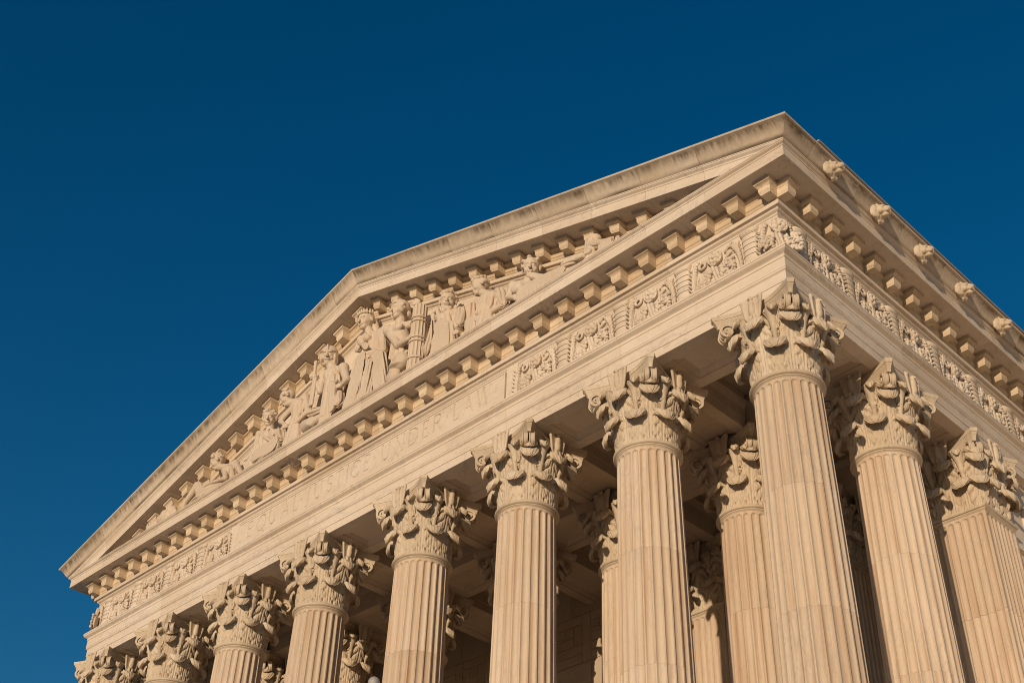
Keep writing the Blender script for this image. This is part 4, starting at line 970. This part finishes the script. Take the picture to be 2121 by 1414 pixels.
# bundle of rods, held upright
t = thing('fasces', 'upright bundle of rods bound with bands, right of the soldier', 'sculpture', (-11.80, -1.55, 3.5+Z0))
mb = MB(); n = 14*6; rs = []
for z, q in ((0, .27), (2.65, .235)):
    rs.append([((q-.03*abs(math.sin(i*math.pi/6)**-1 if False else math.cos(i*math.pi/6))**.5*(1))*math.cos(i*2*math.pi/n), (q-.03*abs(math.cos(i*math.pi/6))**.5)*math.sin(i*2*math.pi/n), z) for i in range(n)])
mb.rings(rs); obj('rods', mb.mesh('rods', M['fig'], 40), t)
for z in (.5, 1.15, 1.30, 1.95, 2.1):
    mb = lathe([(.2, z), (.285-.012*z, z), (.295-.012*z, z+.03), (.285-.012*z, z+.06), (.2, z+.06)], 32); obj('band', mb.mesh('band', M['fig'], 40), t)
sculpt('sword', 'short sword in the guard\'s raised fist, left of his knee', 'sword', [c((-17.08, -1.66, 6.55), (-17.06, -1.66, 6.0), .05, .06), e(-17.08, -1.66, 6.62, .08, .07, .08), ('b', (-17.05, -1.66, 5.98), (.17, .06, .035), .02), ('b', (-17.02, -1.64, 5.4), (.10, .045, .6), .03)])
sculpt('stone_helmet', 'carved helmet lying at the soldier\'s feet beside the bundle of rods', 'helmet', [e(-12.35, -1.66, 4.22, .3, .26, .33), e(-12.45, -1.75, 4.05, .3, .22, .08), c((-12.1, -1.66, 4.5), (-12.5, -1.66, 4.52), .05, .05), e(-12.62, -1.7, 3.98, .2, .15, .14), e(-12.7, -1.72, 4.28, .1, .08, .1), e(-12.6, -1.7, 3.72, .3, .2, .25)])
sculpt('stone_tablet', 'flat stone tablet held before the turned reading man', 'tablet', [('b', (-9.34, -1.55, 4.22), (.26, .05, .17), .02), ('b', (-9.34, -1.5, 3.85), (.22, .1, .35), .03)])
sculpt('stone_scroll_box', 'small stone box with rolled scroll at the low right of the pediment', 'box', [('b', (-4.02, -1.55, 3.93), (.24, .11, .09), .01), ('b', (-4.05, -1.5, 3.68), (.4, .16, .18), .02), ('t', (-3.62, -1.58, 3.93), .055, .028), c((-3.62, -1.5, 3.9), (-3.4, -1.5, 3.6), .07, .07)])
sculpt('stone_trophy', 'small carved trophy of urns and leaves near the left corner of the pediment', 'sculpture', [e(-25.42, -1.5, 4.25, .12, .12, .22), e(-25.42, -1.5, 4.50, .08, .08, .05), e(-25.75, -1.5, 4.15, .22, .16, .2), e(-25.2, -1.5, 4.1, .15, .12, .2), e(-25.6, -1.6, 3.95, .4, .14, .2), e(-25.05, -1.55, 3.9, .2, .1, .22)]+[e(-26.0+.1*i, -1.62, 3.95+.12*math.sin(i*2.1), .06, .05, .06) for i in range(11)]+[e(-25.4, -1.5, 3.65, .5, .2, .25)])
sculpt('stone_leaf_scroll', 'curling carved leaf in the far left corner of the pediment', 'sculpture', [e(-26.5+.09*i, -1.52, 4.12+.06*math.sin(i*1.7)-.03*abs(i-4), .08, .07, .09) for i in range(-3, 9)]+[('t', (-26.75, -1.55, 4.05), .1, .035), e(-26.5, -1.5, 3.8, .5, .14, .32)])
# ------------------------------------------------------------------ small things
t = thing('domed_post', 'weathered pale post with rounded top in front of the portico columns', 'post', (2.98, -13.35, 0.005))
mb = lathe([(.10, 0), (.10, .3), (.06, .35), (.05, 6.55), (.052, 6.57)], 24)
obj('post_shaft', mb.mesh('post_shaft', M['pole'], 40), t)
mb = lathe([(.04, 6.575), (.058, 6.58), (.06, 6.80)]+[(.06*math.cos(a), 6.80+.06*math.sin(a)) for a in np.linspace(.1, 1.5, 8)], 24)
obj('post_cap', mb.mesh('post_cap', M['pole'], 40), t)
mb = MB(); mb.tube([(2.2, 9.06, 3.95+Z0), (2.2, 9.06, 4.16+Z0)], [.02, .008], 6); mb.tube([(2.2, 9.0, 4.06+Z0), (2.2, 9.12, 4.08+Z0)], .012, 6)
thing('roof_spike', 'tiny dark spike standing on the right roof edge', 'spike', me=mb.mesh('roof_spike', M['dark'], None))
